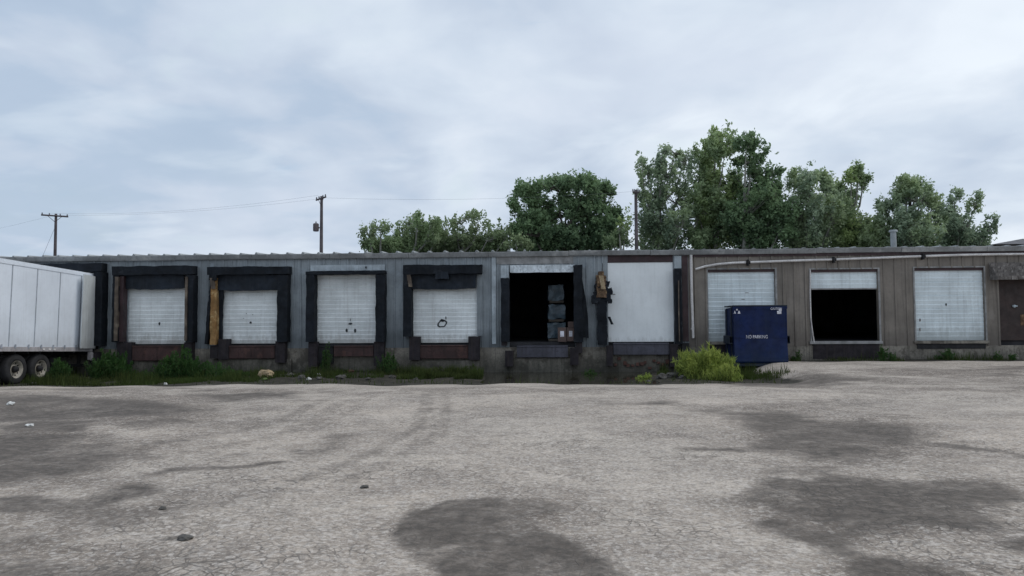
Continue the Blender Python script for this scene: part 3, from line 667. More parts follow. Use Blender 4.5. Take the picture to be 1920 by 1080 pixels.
for k in range(13):
    xx = x0 + (x1-x0) * (k + random.random()*.3) / 13; zz_ = random.uniform(z0, z1-.12); mb = MB(); mb.soft(xx, xx+random.uniform(.08, .14), -.09, -.013, zz_, zz_+random.uniform(.07, .15), .02, .04, k, fr=8)
    obj('brick', mb, REDB, bld)
# pipes
dp = MB(); xa, za = W(1295.5, 478, -.08); zb = W(1295.5, 634, -.08)[1]
dp.tube([(xa, -.09, za), (xa, -.09, (za+zb)/2), (xa+.03, -.09, zb)], .052, 12)
dp.tube([(xa, -.09, zb+.32), (xa+.0, -.09, zb+.38)], .06, 12); pipe1 = obj('downpipe', dp, PIPE, bld)
pts = [(1304, 505), (1320, 500), (1345, 495.5), (1375, 493), (1402, 492), (1500, 488.5), (1563, 486.8), (1650, 483.5), (1730, 480.5), (1800, 478.2), (1870, 477), (1960, 476)]
P3 = [(W(u, v, -.1)[0], -.12, W(u, v, -.1)[1]) for u, v in pts]
for a_, b_ in ((0, 4), (4, 6), (6, 8), (8, 11)):
    mb = MB(); mb.tube(P3[a_:b_+1], .045, 10); obj('drain_pipe', mb, PIPE, bld)
for k in (4, 6, 8):
    x, y, z = P3[k]; mb = MB(); mb.tube([(x-.08, y, z), (x+.08, y, z)], .058, 10); mb.box(x-.025, x+.025, -.19, -.005, z-.12, z+.10); obj('pipe_clamp', mb, CHASS, bld)
# side door + awning at the right end
x0, x1, zt = bays[10]; mb = MB(); mb.box(x0+.01, x1-.01, .05, .10, FLZ, zt); sdoor = obj('side_door', mb, WOOD, bld)
mb = MB(); c = W(1902, 574, 0); mb.tube([(c[0], .05, c[1]), (c[0], -.02, c[1])], .05, 10); mb.tube([(c[0], -.02, c[1]), (c[0]+.09, -.03, c[1])], .022, 8); obj('handle', mb, LIGHTGREY, sdoor)
mb = MB(); c = W(1917, 600, 0); mb.box(c[0]-.04, c[0]+.25, .042, .049, c[1]-.2, c[1]+.2); obj('notice', mb, TANB, sdoor)
mb = MB(); x0, x1, z0, z1 = R(1870, 495, 1990, 524, -.5)
mb.prism_x([(-.004, z1+.10), (-.5, z0+.07), (-.5, z0), (-.42, z0), (-.004, z0+.02)], x0, x1)
mb2 = MB()
for r_ in range(5):
    zz0 = z0 + .07 + (z1+.10-z0-.07)*r_/5; yy = -.5 + .5*r_/5; xx = x0 - random.random()*.1
    while xx < x1:
        w_ = random.uniform(.16, .3); mb2.box(max(xx, x0-.02), min(xx+w_-.012, x1), yy-.035-random.random()*.02, yy+.01, zz0-.05-random.random()*.03, zz0+.07); xx += w_
aw = obj('awning', mb, SHING, bld); obj('awning_shingles', mb2, SHING, aw)
# small roof vent (on the roof, rising above the eave)
c = W(1675, 445, 2.5); mb = MB(); mb.tube([(c[0], 2.5, 4.2), (c[0], 2.5, c[1]+.22)], .11, 12); mb.tube([(c[0], 2.5, c[1]+.22), (c[0], 2.5, c[1]+.30)], [.17, .15], 12); obj('vent_pipe', mb, VENT, bld)

# ------------------------------------------------------------------ goods in the open dock
for k, (v0, v1, lab) in enumerate(((604, 633, 'lowest shrink wrapped pallet load in the stack inside the open dock'), (571, 603, 'middle shrink wrapped pallet load in the stack inside the open dock'), (535, 568, 'topmost shrink wrapped pallet load in the stack inside the open dock'))):
    x0, x1, z0, z1 = R(1027 + k*.6, v0, 1060 - k, v1, 1.7); z0 = max(z0, FLZ + .02) if k else FLZ + .005
    mb = MB(); mb.soft(x0, x1, FY+1.5, FY+2.25, z0 + .10, z1-.02, .06, .07, 50+k, fr=3.2); o = obj('wrapped_pallet', mb, WRAP)
    tagit(o, lab, 'pallet load', 'wrapped pallet loads inside the open dock')
    mb = MB()
    for yy in (1.52, 1.83, 2.14): mb.box(x0+.03, x1-.03, FY+yy, FY+yy+.09, z0, z0+.07)
    mb.box(x0+.02, x1-.02, FY+1.52, FY+2.23, z0+.071, z0+.095); obj('pallet', mb, BARK, o)
def carton(u0, v0, u1, v1, y, dep, lab, marks=True):
    x0, x1, z0, z1 = R(u0, v0, u1, v1, y); mb = MB(); mb.box(x0, x1, FY+y, FY+y+dep, z0, z1); o = obj('cardboard_box', mb, CARD, None, bevel=.008)
    tagit(o, lab, 'box', 'cardboard boxes at the open dock')
    if marks:
        mb = MB(); w_ = x1-x0; mb.box(x0+w_*.28, x0+w_*.72, FY+y-.004, FY+y-.0005, z0+(z1-z0)*.35, z0+(z1-z0)*.75); obj('paper_label', mb, WHITEP, o)
    return o
carton(1046, 614, 1062, 641, -.12, .4, 'left brown carton with white label on the open dock edge'); carton(1063, 614, 1077, 640, -.10, .4, 'right brown carton with white label on the open dock edge')
carton(1065, 603, 1077, 613.5, -.06, .3, 'small plain carton stacked on the labelled cartons', False)

# ------------------------------------------------------------------ semi trailer (local: x across, +y to the building, z up from the ground line)
TX = -17.8; pit_ = math.radians(2.2)
tr = empty('semi_trailer', (TX, 27.72, -.56), (-pit_, 0, 0)); tagit(tr, 'white box semi trailer backed into the leftmost dock with its rear door open', 'trailer')
TW = 2.6; TL = 16.1; ZB, ZT = 1.20, 4.08
mb = MB(); mb.box(-TW, 0, -TL, -.02, ZB, ZT-.05); obj('trailer_body', mb, TRAILW, tr, bevel=.02)
mb = MB(); mb.box(-TW-.01, .012, -TL-.01, -.01, ZT-.05+.002, ZT+.02); mb.box(.0, .018, -TL, -.02, ZT-.13, ZT-.05); obj('top_rail', mb, TRAILW, tr)
mb = MB(); mb.box(.001, .03, -TL, -.02, ZB-.10, ZB+.05); mb.box(-TW+.01, 0, -TL, -.02, ZB-.10, ZB-.002); obj('bottom_rail', mb, ALU, tr)
mb = MB(); k = 0
yy = -.92
while yy > -TL:
    mb.box(.001, .007, yy-.022, yy+.022, ZB+.06, ZT-.14); yy -= 1.19
obj('side_post', mb, SEAM, tr)
yy = -.5
while yy > -TL:
    mb = MB(); mb.box(.031, .045, yy-.03, yy+.03, ZB+.0, ZB+.13); yy -= .62
    obj('rail_bracket', mb, SEAM, tr)
for yy in (-2.85, -2.55, -2.3):
    mb = MB(); mb.box(.031, .05, yy-.06, yy+.06, ZB-.065, ZB-.005); obj('marker_light', mb, LAMP, tr, bevel=.01)
mb = MB(); mb.box(.002, .05, -.10, .0, ZB-.12, ZT); mb.box(-TW, .002, -.018, .0, ZT-.1, ZT); mb.box(-TW, -TW+.08, -.018, .0, ZB-.12, ZT-.1); obj('rear_frame', mb, CHASS, tr)
# open swing door folded back along the side, standing off by a few degrees
an = math.radians(7); hx, hy = .06, -.02; L = 1.12; dx, dy = math.sin(an), -math.cos(an); nxx, nyy = math.cos(an)*.04, math.sin(an)*.04
prf = [(hx, hy), (hx+dx*L, hy+dy*L), (hx+dx*L+nxx, hy+dy*L+nyy), (hx+nxx, hy+nyy)]
mb = MB(); z0_, z1_ = ZB+.01, ZT-.10
mb.add([(a, c, z0_) for a, c in prf] + [(a, c, z1_) for a, c in prf], [(0,1,2,3)[::-1], (4,5,6,7), (0,1,5,4), (1,2,6,5), (2,3,7,6), (3,0,4,7)])
rd = obj('rear_door', mb, TRAILG, tr); mb = MB()
for zz_ in (ZB+.3, ZB+1.05, ZB+1.8, ZB+2.5): mb.box(hx-.01, hx+.06, hy-.10, hy+.03, zz_, zz_+.07)
obj('hinge', mb, ALU, rd)
mb = MB(); mb.box(-TW+.1, -.1, -.15, -.03, ZB-.22, ZB-.101); mb.box(-TW+.3, -.3, -.16, -.04, .52, .62)
for xx in (-TW+.5, -.5): mb.box(xx-.05, xx+.05, -.14, -.06, .62, ZB-.22)
obj('underride_guard', mb, CHASS, tr)
mb = MB(); mb.box(-.06, .06, -.25, -.12, ZB-.42, ZB-.12); mb.box(-.02, .075, -.16, -.10, ZB-.45, ZB-.16); obj('tail_lamp_bracket', mb, ALU, tr)
mb = MB(); mb.box(-1.75, -1.65, -TL+1, -.2, ZB-.32, ZB-.101); mb.box(-.95, -.85, -TL+1, -.2, ZB-.32, ZB-.101)
mb.box(-2.2, -.4, -5.1, -1.9, ZB-.48, ZB-.33)
for yy in np.arange(-TL+.6, -.4, .6): mb.box(-TW+.05, -.06, yy, yy+.05, ZB-.17, ZB-.102)
for yy in (-2.77, -3.94): mb.tube([(-2.4, yy, .5), (-.2, yy, .5)], .07, 10); mb.box(-1.9, -1.6, yy-.2, yy+.2, .4, ZB-.3); mb.box(-1.0, -.7, yy-.2, yy+.2, .4, ZB-.3)
obj('undercarriage', mb, CHASS, tr)
def wheel(x, y, side):
    s_ = side; m = MB()
    m.lathe_x([(-.13*s_*-1, .30), (.125*s_, .36), (.13*s_, .44), (.105*s_, .49), (.06*s_, .505), (-.06*s_, .505), (-.105*s_, .49), (-.13*s_, .44), (-.125*s_, .34), (-.10*s_, .29)], x, y, .505)
    wh = obj('wheel', m, TYRE, tr); r = MB()
    r.lathe_x([(.125*s_, .315), (.115*s_, .27), (.04*s_, .255), (.0, .17), (.02*s_, .13), (.02*s_, .001), (-.02*s_, .001), (-.02*s_, .28), (.08*s_, .318)], x, y, .505)
    r.mi = 1
    r.lathe_x([(.021*s_, .001), (.021*s_, .12), (.14*s_, .09), (.15*s_, .001)], x, y, .505, close=False)
    for k in range(10):
        a_ = 2*PI*k/10; yy = y + .21*math.cos(a_); zz_ = .505 + .21*math.sin(a_); r.tube([(x+.02*s_, yy, zz_), (x+.034*s_, yy, zz_)], .026, 8)
    obj('rim', r, [RIM, CHASS], wh); return wh
for y in (-2.77, -3.94):
    for x, s_ in ((-.21, 1), (-.49, -1), (-TW+.17, -1), (-TW+.49, 1)): wheel(x, y, s_)
mb = MB(); mb.box(-.62, -.03, -2.12, -2.10, .18, ZB-.33); mb.box(-TW+.03, -TW+.62, -2.12, -2.10, .18, ZB-.33); obj('mud_flap', mb, CHASS, tr)
mb = MB()
for xx in (-TW+.5, -.5): mb.box(xx-.06, xx+.06, -TL+2.9, -TL+3.0, .1, ZB-.101); mb.box(xx-.13, xx+.13, -TL+2.8, -TL+3.1, .02, .1)
obj('landing_gear', mb, CHASS, tr)

# ------------------------------------------------------------------ dumpster
DY = 26.55 - FY
x0, x1, z0, z1 = R(1376, 572, 1476, 678, DY); yb = 27.85; yf = 26.55
gz = float(ground_z((x0+x1)/2, 26.6)); dm = empty('dumpster', ((x0+x1)/2, 27.15, gz)); tagit(dm, 'navy blue steel dumpster with white lettering standing against the brown wall', 'dumpster')
cx, cy = (x0+x1)/2, 27.15
hw = (x1-x0)/2; H = z1 - gz; yf -= cy; yb -= cy
zk = W(1425, 633, DY)[1] - gz
mb = MB()
mb.prism_x([(yf, H-.05), (yf+.0, zk), (yf-.09, .16), (yf-.05, .10), (yb, .10), (yb, H-.05-.06)], -hw, hw)
body = obj('container_body', mb, BLUE, dm, bevel=.012)
mb = MB()
mb.box(-hw-.02, hw+.02, yf-.03, yb+.03, H-.048, H); obj('lid', mb, BLUED, dm, bevel=.012)
mb = MB(); mb.box(-hw-.018, hw+.018, yf-.022, yf-.002, H-.13, H-.05); mb.box(-hw, hw, yf-.012, yf-.002, zk-.02, zk+.03)
for s_ in (-1, 1): mb.box(s_*hw-.03*(s_>0)-.0, s_*hw+.03*(s_<0), yf-.014, yf-.002, zk+.03, H-.13)
obj('stiffener', mb, BLUE, dm)
for s_ in (-1, 1):
    mb = MB(); a_ = s_*(hw+.003); b_ = s_*(hw+.13); mb.box(a_, b_, yf+.12, yb-.25, zk-.22, zk-.19); mb.box(a_, b_, yf+.12, yb-.25, zk+.03, zk+.06); mb.box(b_-.012*s_, b_, yf+.12, yb-.25, zk-.19, zk+.03); obj('fork_pocket', mb, BLUED, dm)
    mb = MB(); mb.box(s_*(hw+.002), s_*(hw+.035), yf+.25, yf+.31, .12, H-.1); mb.box(s_*(hw+.002), s_*(hw+.035), yb-.35, yb-.29, .12, H-.1); obj('side_rib', mb, BLUED, dm)
mb = MB(); mb.box(-hw+.05, -hw+.13, yf+.05, yb-.05, 0, .099); mb.box(hw-.13, hw-.05, yf+.05, yb-.05, 0, .099); mb.box(-hw-.04, hw+.04, yf-.11, yf+.03, .0, .09); obj('skid', mb, BLUED, dm)
def lettering(txt, u0, v0, u1, v1, yy):
    cu = bpy.data.curves.new('lettering', 'FONT'); cu.body = txt; cu.size = 1; cu.extrude = .002; cu.materials.append(WHITEP); cu.offset = .0
    o = bpy.data.objects.new('lettering', cu); COL.objects.link(o); bpy.context.view_layer.update()
    dim = o.dimensions.copy(); me_ = bpy.data.meshes.new_from_object(o.evaluated_get(bpy.context.evaluated_depsgraph_get())); bpy.data.objects.remove(o)
    o = bpy.data.objects.new('lettering', me_); COL.objects.link(o)
    a, b_, c, d_ = R(u0, v0, u1, v1, DY); sx = (b_-a)/dim.x; sz = (d_-c)/(dim.y)
    o.scale = (sx, sz, 1); o.rotation_euler = (PI/2, 0, 0); o.parent = dm; o.location = (a-cx, yy, c-gz+.0); return o
lettering('NO PARKING', 1398.5, 628.2, 1438.5, 634.5, yf-.0155)
lettering('CAUTION', 1444.5, 576.5, 1465, 581, yf-.026)
mb = MB()
for (u0, v0, u1, v1) in ((1457, 583, 1465, 588.5), (1460, 578.5, 1465.5, 583)):
    a, b_, c, d_ = R(u0, v0, u1, v1, DY); mb.box(a-cx, b_-cx, yf-.010, yf-.0015, c-gz, d_-gz)
obj('warning_label', mb, WHITEP, dm)
mb = MB()                                    # small white three peaked emblem
def tri(u, v, s_, hgt):
    c = W(u, v, DY); mb.prism_y([(c[0]-cx-s_, c[1]-gz), (c[0]-cx+s_, c[1]-gz), (c[0]-cx+s_*.25, c[1]-gz+hgt), (c[0]-cx-s_*.25, c[1]-gz+hgt)], yf-.009, yf-.0015)
tri(1379, 582, .035, .1); tri(1374.5, 588, .05, .1); tri(1383.0, 588, .05, .1)
em = obj('emblem', mb, WHITEP, dm); em.location.x += .05

# ------------------------------------------------------------------ vegetation builders
def leaves_mesh(name, C, rad, per, size, mat_, parent=None, top=None, flat=.75, tintbase=None, up=0, wid=.5):
    C = np.asarray(C); n = len(C); per = int(per)
    cen = np.repeat(C, per, 0); rr = np.repeat(np.asarray(rad) * np.ones(n), per)
    off = rng.normal(size=(n*per, 3)); off *= (rr / 1.9)[:, None]; off[:, 2] *= flat
    p = cen + off; m = len(p)
    a = rng.normal(size=(m, 3)); a[:, 2] += up * np.abs(rng.normal(size=m)); a /= np.linalg.norm(a, axis=1)[:, None]
    b_ = np.cross(a, rng.normal(size=(m, 3))); b_ /= np.linalg.norm(b_, axis=1)[:, None]
    s_ = size * rng.uniform(.6, 1.3, m)[:, None]
    v = np.stack([p - a*s_, p + b_*s_*wid, p + a*s_, p - b_*s_*wid], 1).reshape(-1, 3)
    ct = rng.uniform(0, 1, n) if tintbase is None else tintbase
    z0, z1 = C[:, 2].min(), C[:, 2].max()
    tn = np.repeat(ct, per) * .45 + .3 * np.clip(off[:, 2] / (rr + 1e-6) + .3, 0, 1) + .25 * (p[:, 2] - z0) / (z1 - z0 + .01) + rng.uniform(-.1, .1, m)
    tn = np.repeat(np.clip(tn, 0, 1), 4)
    lo = v.min(0); hi = v.max(0); org = Vector(((lo[0]+hi[0])/2, (lo[1]+hi[1])/2, lo[2])); v = v - np.array(org)
    me = bpy.data.meshes.new(name); me.vertices.add(m*4); me.vertices.foreach_set('co', v.ravel()); me.loops.add(m*4); me.loops.foreach_set('vertex_index', np.arange(m*4))
    me.polygons.add(m); me.polygons.foreach_set('loop_start', np.arange(m)*4); me.polygons.foreach_set('loop_total', np.full(m, 4)); me.update(calc_edges=True)
    at = me.attributes.new('tint', 'FLOAT', 'POINT'); at.data.foreach_set('value', tn.astype(np.float32)); me.materials.append(mat_)
    o = bpy.data.objects.new(name, me); COL.objects.link(o)
    if parent: o.parent = parent; o.location = org - ORG[parent.name]
    else: o.location = org
    ORG[o.name] = org; return o
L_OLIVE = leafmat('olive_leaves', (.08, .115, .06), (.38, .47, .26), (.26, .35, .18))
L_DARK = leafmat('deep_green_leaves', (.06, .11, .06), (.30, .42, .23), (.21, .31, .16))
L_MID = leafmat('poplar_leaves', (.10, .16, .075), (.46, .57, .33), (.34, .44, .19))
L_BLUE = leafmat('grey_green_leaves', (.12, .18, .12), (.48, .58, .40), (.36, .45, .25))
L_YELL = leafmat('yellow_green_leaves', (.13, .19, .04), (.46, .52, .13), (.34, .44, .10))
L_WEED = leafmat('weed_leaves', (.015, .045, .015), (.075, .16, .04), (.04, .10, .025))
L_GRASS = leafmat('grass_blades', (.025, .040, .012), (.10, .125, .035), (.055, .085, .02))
def tree(label, u0, v0s, Y, lobes, lm, bark, dens=1.0, size=.13, group=None, per=15, cl=70, upright=False):
    """lobes: (u, v, ru, rv) in survey units on the plane of the tree"""
    y = Y - FY; px = F / Y
    bxx = W(u0, 600, y)[0]; r_ = random.Random(int(u0*7)); rt = empty('tree', (bxx, Y, 0)); ORG[rt.name] = Vector((0, 0, 0))
    tagit(rt, label, 'tree', group)
    tk = MB(); C = []; R_ = []
    topz = max(W(u, v, y)[1] for u, v, a, b_ in lobes)
    fork = 2.2 + r_.random()
    tk.tube([(0, 0, -.2), (.05, .03, fork*.5), (.0, .08, fork), (-.05, 0, topz*.55), (.1, 0, topz*.8)], [.30, .25, .22, .14, .06], 10)
    for (u, v, ru, rv) in lobes:
        X, Z = W(u, v, y); X -= bxx; dep = r_.uniform(-1.5, 1.5); a = ru/px; c = rv/px
        st = Vector((0, .05, max(fork, min(Z - 1.6*c - abs(X)*.5, topz*.7)) if Z > fork else fork)); en = Vector((X, dep, Z - c*.2)); md = (st+en)/2 + Vector((X*.15, 0, -.25))
        tk.tube([st, md, en], [.11, .075, .03], 6)
        nn = max(6, int(cl * dens * max(.4, a*c))); subs = []
        for k in range(max(4, int(5 + a*c*2.2))):
            th = r_.uniform(0, 2*PI); rr_ = math.sqrt(r_.random())
            subs.append((rr_*math.cos(th)*.92, r_.uniform(-.9, .9), rr_*math.sin(th)*.92, r_.uniform(.24, .48)))
        for k in range(nn):
            sx_, sy_, sz_, sr_ = r_.choice(subs)
            kx, kz = (.6, .6) if lm is L_DARK else (.42, .85)
            q = Vector((sx_ + r_.gauss(0, sr_*kx), sy_ + r_.gauss(0, sr_*.6), sz_*.9 + r_.gauss(0, sr_*kz)))
            pz = Z + q.z*c; pxx = X + q.x*a; py = dep + q.y*min(a, 1.8)
            C.append((pxx, py, pz)); R_.append(r_.uniform(.12, .30))
            if r_.random() < .25:
                tk.tube([en.lerp(Vector((pxx, py, pz)), .0), Vector((pxx, py, pz))], [.028, .01], 4, cap=False)
    us = [q[0] for q in lobes]; ua, ub = min(us), max(us)
    if ub - ua > 40:            # low skirt of foliage, seen above the roof line
        for k in range(int((ub - ua) * 4.5)):
            X, Z = W(r_.uniform(ua, ub), r_.uniform((min(q[1] for q in lobes) + 2*462)/3, 470), y); C.append((X - bxx, r_.uniform(-.5, 2.5), Z)); R_.append(r_.uniform(.25, .5))
    obj('trunk', tk, bark, rt)
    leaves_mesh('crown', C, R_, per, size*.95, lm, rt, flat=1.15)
    return rt
G1 = 'trees behind the warehouse'
tree('pale olive shrubby tree at the left end of the tree line', 708, 0, 50, [(700, 440, 22, 22), (722, 432, 22, 16), (690, 455, 14, 18), (725, 455, 26, 16), (745, 445, 14, 20)], L_OLIVE, BARKP, .8, .12, G1)
tree('olive tree with a rounded peak, second from the left', 772, 0, 51, [(768, 412, 20, 20), (775, 435, 32, 22), (755, 450, 24, 22), (800, 445, 24, 24), (790, 415, 12, 12), (815, 420, 16, 14), (820, 450, 20, 20)], L_OLIVE, BARKP, .9, .12, G1)
tree('thin grey green tree left of the big dark tree', 868, 0, 52, [(835, 428, 26, 20), (870, 415, 22, 16), (900, 420, 26, 20), (930, 432, 24, 20), (860, 448, 36, 18), (915, 452, 34, 14), (830, 452, 26, 16), (885, 400, 12, 8), (948, 448, 20, 18), (812, 440, 16, 20)], L_OLIVE, BARKP, .65, .12, G1)
tree('low pale green bush behind the eave left of the dark tree', 968, 0, 49, [(968, 455, 24, 10), (985, 458, 14, 8)], L_OLIVE, BARKP, 1.6, .11, G1)
tree('broad dark green round crowned tree', 1060, 0, 53, [(985, 370, 30, 26), (1010, 400, 40, 34), (1045, 350, 36, 24), (1095, 345, 32, 22), (1130, 365, 30, 26), (1060, 395, 46, 36), (1110, 405, 42, 34), (1000, 440, 34, 22), (1060, 445, 46, 22), (1120, 445, 44, 22), (1145, 400, 20, 28), (965, 385, 14, 16)], L_DARK, BARK, 1.9, .14, G1)
tree('sparse small tree beside the utility pole in the tree line', 1168, 0, 51, [(1160, 425, 16, 22), (1172, 448, 20, 16), (1150, 450, 18, 14)], L_MID, BARKP, 1.3, .12, G1)
tree('tall airy grey green poplar right of the tree line pole', 1240, 0, 54, [(1215, 320, 18, 22), (1235, 300, 16, 20), (1268, 278, 20, 14), (1250, 330, 30, 30), (1285, 300, 20, 26), (1225, 375, 30, 36), (1270, 370, 34, 36), (1230, 430, 36, 30), (1205, 350, 12, 40), (1270, 430, 30, 28)], L_BLUE, BARKP, 1.05, .13, G1)
tree('tallest tree, with a pointed crown', 1345, 0, 55, [(1338, 262, 20, 16), (1325, 290, 24, 26), (1350, 295, 30, 30), (1320, 340, 32, 40), (1350, 380, 44, 44), (1310, 400, 34, 44), (1350, 435, 50, 24), (1368, 340, 26, 36), (1308, 445, 30, 20)], L_MID, BARKP, 1.5, .14, G1)
tree('tall dark tree leaning right beside the tallest one', 1400, 0, 53, [(1390, 282, 24, 20), (1410, 300, 24, 24), (1405, 340, 34, 34), (1430, 370, 30, 36), (1400, 400, 46, 40), (1440, 430, 40, 30), (1395, 440, 40, 22), (1450, 335, 16, 24), (1465, 360, 12, 30), (1465, 410, 24, 40), (1450, 385, 24, 34)], L_DARK, BARKP, 1.6, .14, G1)
tree('bushy poplar with an uneven top right of the tallest trees', 1515, 0, 54, [(1500, 330, 18, 18), (1528, 322, 20, 14), (1545, 340, 18, 24), (1510, 365, 34, 32), (1500, 410, 38, 36), (1545, 415, 36, 38), (1520, 445, 48, 18), (1480, 430, 24, 28)], L_BLUE, BARKP, 1.45, .13, G1)
tree('loose tree with one high curling branch', 1600, 0, 55, [(1608, 322, 14, 12), (1622, 340, 9, 12), (1590, 335, 14, 10), (1578, 350, 16, 14), (1590, 375, 26, 26), (1585, 415, 36, 36), (1615, 430, 28, 30), (1590, 448, 44, 16), (1612, 365, 12, 16), (1632, 440, 26, 22), (1560, 395, 22, 34)], L_MID, BARKP, 1.35, .13, G1)
tree('wide feathery tree with two peaks near the right end', 1700, 0, 52, [(1690, 345, 18, 18), (1725, 345, 18, 20), (1675, 375, 22, 22), (1710, 380, 34, 28), (1750, 380, 20, 22), (1680, 415, 36, 30), (1735, 415, 40, 32), (1650, 410, 16, 24), (1700, 448, 60, 14), (1655, 445, 26, 16), (1640, 425, 18, 26), (1765, 425, 24, 30), (1650, 385, 12, 14)], L_BLUE, BARKP, 1.3, .13, G1)
tree('slender tree thinning out at the right end of the tree line', 1800, 0, 53, [(1800, 368, 14, 20), (1812, 385, 16, 20), (1785, 400, 22, 26), (1815, 415, 22, 26), (1790, 435, 34, 22), (1830, 440, 22, 16), (1853, 420, 7, 20), (1850, 447, 14, 10)], L_BLUE, BARKP, 1.1, .12, G1)

# ------------------------------------------------------------------ utility poles
def upole(label, u, vt, Y, arm, armrot, transformer=False, arms=1):
    y = Y - FY; X, Z = W(u, vt, y); rt = empty('utility_pole', (X, Y, 0)); tagit(rt, label, 'utility pole', 'utility poles behind the warehouse')
    mb = MB(); mb.tube([(0, 0, 0), (0, 0, Z*.5), (0, 0, Z)], [.16, .13, .095], 12); obj('pole', mb, POLE, rt)
    ca, sa = math.cos(armrot), math.sin(armrot)
    for k in range(arms):
        zz_ = Z - .18 - k*.5; mb = MB(); mb.tube([(-ca*arm/2, -sa*arm/2 - .14, zz_), (ca*arm/2, sa*arm/2 - .14, zz_)], .065, 4)
        mb.tube([(ca*arm*.28, sa*arm*.28-.14, zz_), (0, -.12, zz_-.5)], .02, 4); mb.tube([(-ca*arm*.28, -sa*arm*.28-.14, zz_), (0, -.12, zz_-.5)], .02, 4)
        ar = obj('crossarm', mb, POLE, rt)
        for q in (-.46, -.2, .2, .46):
            mb = MB(); mb.tube([(ca*arm*q, sa*arm*q-.14, zz_+.06), (ca*arm*q, sa*arm*q-.14, zz_+.12), (ca*arm*q, sa*arm*q-.14, zz_+.2)], [.03, .055, .03], 8); obj('insulator', mb, STEEL, ar)
    if transformer:
        tz = W(u, 434, y)[1]; mb = MB(); mb.tube([(-.35, -.1, tz), (-.35, -.1, tz+.05), (-.35, -.1, tz+.5), (-.35, -.1, tz+.55)], [.17, .2, .2, .15], 12); mb.tube([(-.35, -.1, tz+.55), (-.35, -.1, tz+.68)], .04, 6); mb.box(-.2, -.1, -.13, -.07, tz+.2, tz+.3); obj('transformer', mb, POLE, rt)
    return X, Y, Z
pa = upole('plain leaning crossarm utility pole at the far left', 105, 401, 58, 1.9, .7)
pb = upole('utility pole carrying a grey transformer above the left docks', 603, 368, 50, 1.6, -.85, True)
pc = upole('utility pole half hidden beside the tall airy poplar', 1192, 356, 49.0, .5, .4)
pd = upole('utility pole rising inside the wide feathery tree', 1706, 371, 51.6, 1.1, .5)
def wire(p, q, dz, oy, lab, sag=.35):
    mb = MB(); pts = []
    for k in range(15):
        s_ = k/14; pts.append((p[0]+(q[0]-p[0])*s_, p[1]+(q[1]-p[1])*s_+oy, p[2]+dz+(q[2]-p[2])*s_ - sag*4*s_*(1-s_)))
    mb.tube(pts, .0045, 4); tagit(obj('power_line', mb, STEEL), lab, 'wire', 'power lines between the poles')
wire(pa, pb, -.05, .5, 'rear power line strung between the two left poles'); wire(pa, pb, -.05, -.7, 'front power line strung between the two left poles', .45)
wire(pb, pc, -.1, 0, 'power line from the transformer pole toward the trees', .3); wire((-60, 64, 9), pa, -.05, 0, 'power line leaving the far left pole out of frame', .3)
mb = MB(); mb.tube([(pa[0]-.1, pa[1], pa[2]-1.2), (W(80, 478, 30)[0], 57.5, W(80, 478, 30)[1]-1)], .012, 4); tagit(obj('guy_wire', mb, STEEL), 'slanting guy wire beside the far left pole', 'wire')

# distant hip roofed building at the far right
x0, z0 = W(1862, 457, 40); x1, z1 = W(1985, 440, 40); db = empty('distant_building', ((x0+x1)/2+3, FY+44, 0)); tagit(db, 'distant building whose dark shingled roof peeks over the right end', 'building')
hw_ = (x1-x0)/2+3; mb = MB(); mb.box(-hw_+.6, hw_-.6, -3.5, 3.5, 0, z0-.1); obj('wall', mb, BROWN, db)
mb = MB(); mb.add([(-hw_, -4, z0-.05), (hw_, -4, z0-.05), (hw_, 4, z0-.05), (-hw_, 4, z0-.05), (-hw_+5, 0, z1+.1), (hw_-5, 0, z1+.1)], [(0,1,5,4), (1,2,5), (2,3,4,5), (3,0,4), (0,3,2,1)]); obj('roof', mb, FARROOF, db)

# ------------------------------------------------------------------ weeds and litter
def plant(label, cat, u, v, z_, h, wd, lm, nst, per, size, Y=None, wid=.22, group=None, spiky=False, name='weed_clump'):
    X, Yg = G(u, v, z_) if Y is None else (W(u, 690, Y-FY)[0], Y); gz_ = float(ground_z(X, Yg)) - .02
    rt = empty(name, (X, Yg, gz_)); ORG[rt.name] = Vector((0, 0, 0)); tagit(rt, label, cat, group)
    tk = MB(); C = []; R_ = []; bl = []
    cls = [(random.uniform(-.55, .55)*wd, random.uniform(-.35, .35)*wd, random.uniform(.5, 1.12)) for _ in range(max(3, int(nst/14)))]
    for k in range(nst):
        cx_, cy_, ch_ = random.choice(cls); a_ = random.uniform(0, 2*PI); r0 = wd*.10*math.sqrt(random.random()); r1 = r0 + wd*.34*random.random()
        hh_ = h * ch_ * (1 - .9*(r1/wd)**1.3) * random.uniform(.5, 1.05) * (1 - .35*abs(cx_)/wd)
        p0 = Vector((cx_ + r0*math.cos(a_), cy_ + r0*math.sin(a_)*.7, 0)); p1 = Vector((cx_ + r1*math.cos(a_), cy_ + r1*math.sin(a_)*.7, hh_))
        md = p0.lerp(p1, .55) + Vector((0, 0, .12*hh_)); tk.tube([p0, md, p1], [.008, .006, .003], 4, cap=False)
        for q in range(max(3, int(hh_/.10))):
            s_ = (q+.6)/max(3, int(hh_/.10)); pp = p0.lerp(md, s_*1.8) if s_ < .55 else md.lerp(p1, (s_-.55)/.45); C.append(tuple(pp)); R_.append(.03+.07*(1-s_))
    obj('stems', tk, L_STEM, rt); leaves_mesh('foliage', C, R_, max(4, per-3), size, lm, rt, flat=1.5, up=2.2, wid=wid); rt['kind'] = 'thing'; return rt
L_STEM = mat('weed_stem', (.07, .10, .03), .8, .3, 5, .1, 20, bump=0)
plant('large bright yellow green weed clump left of the blue dumpster', 'weeds', 1330, 712, 0, 1.15, 1.25, L_YELL, 210, 8, .15, Y=24.2, wid=.085)
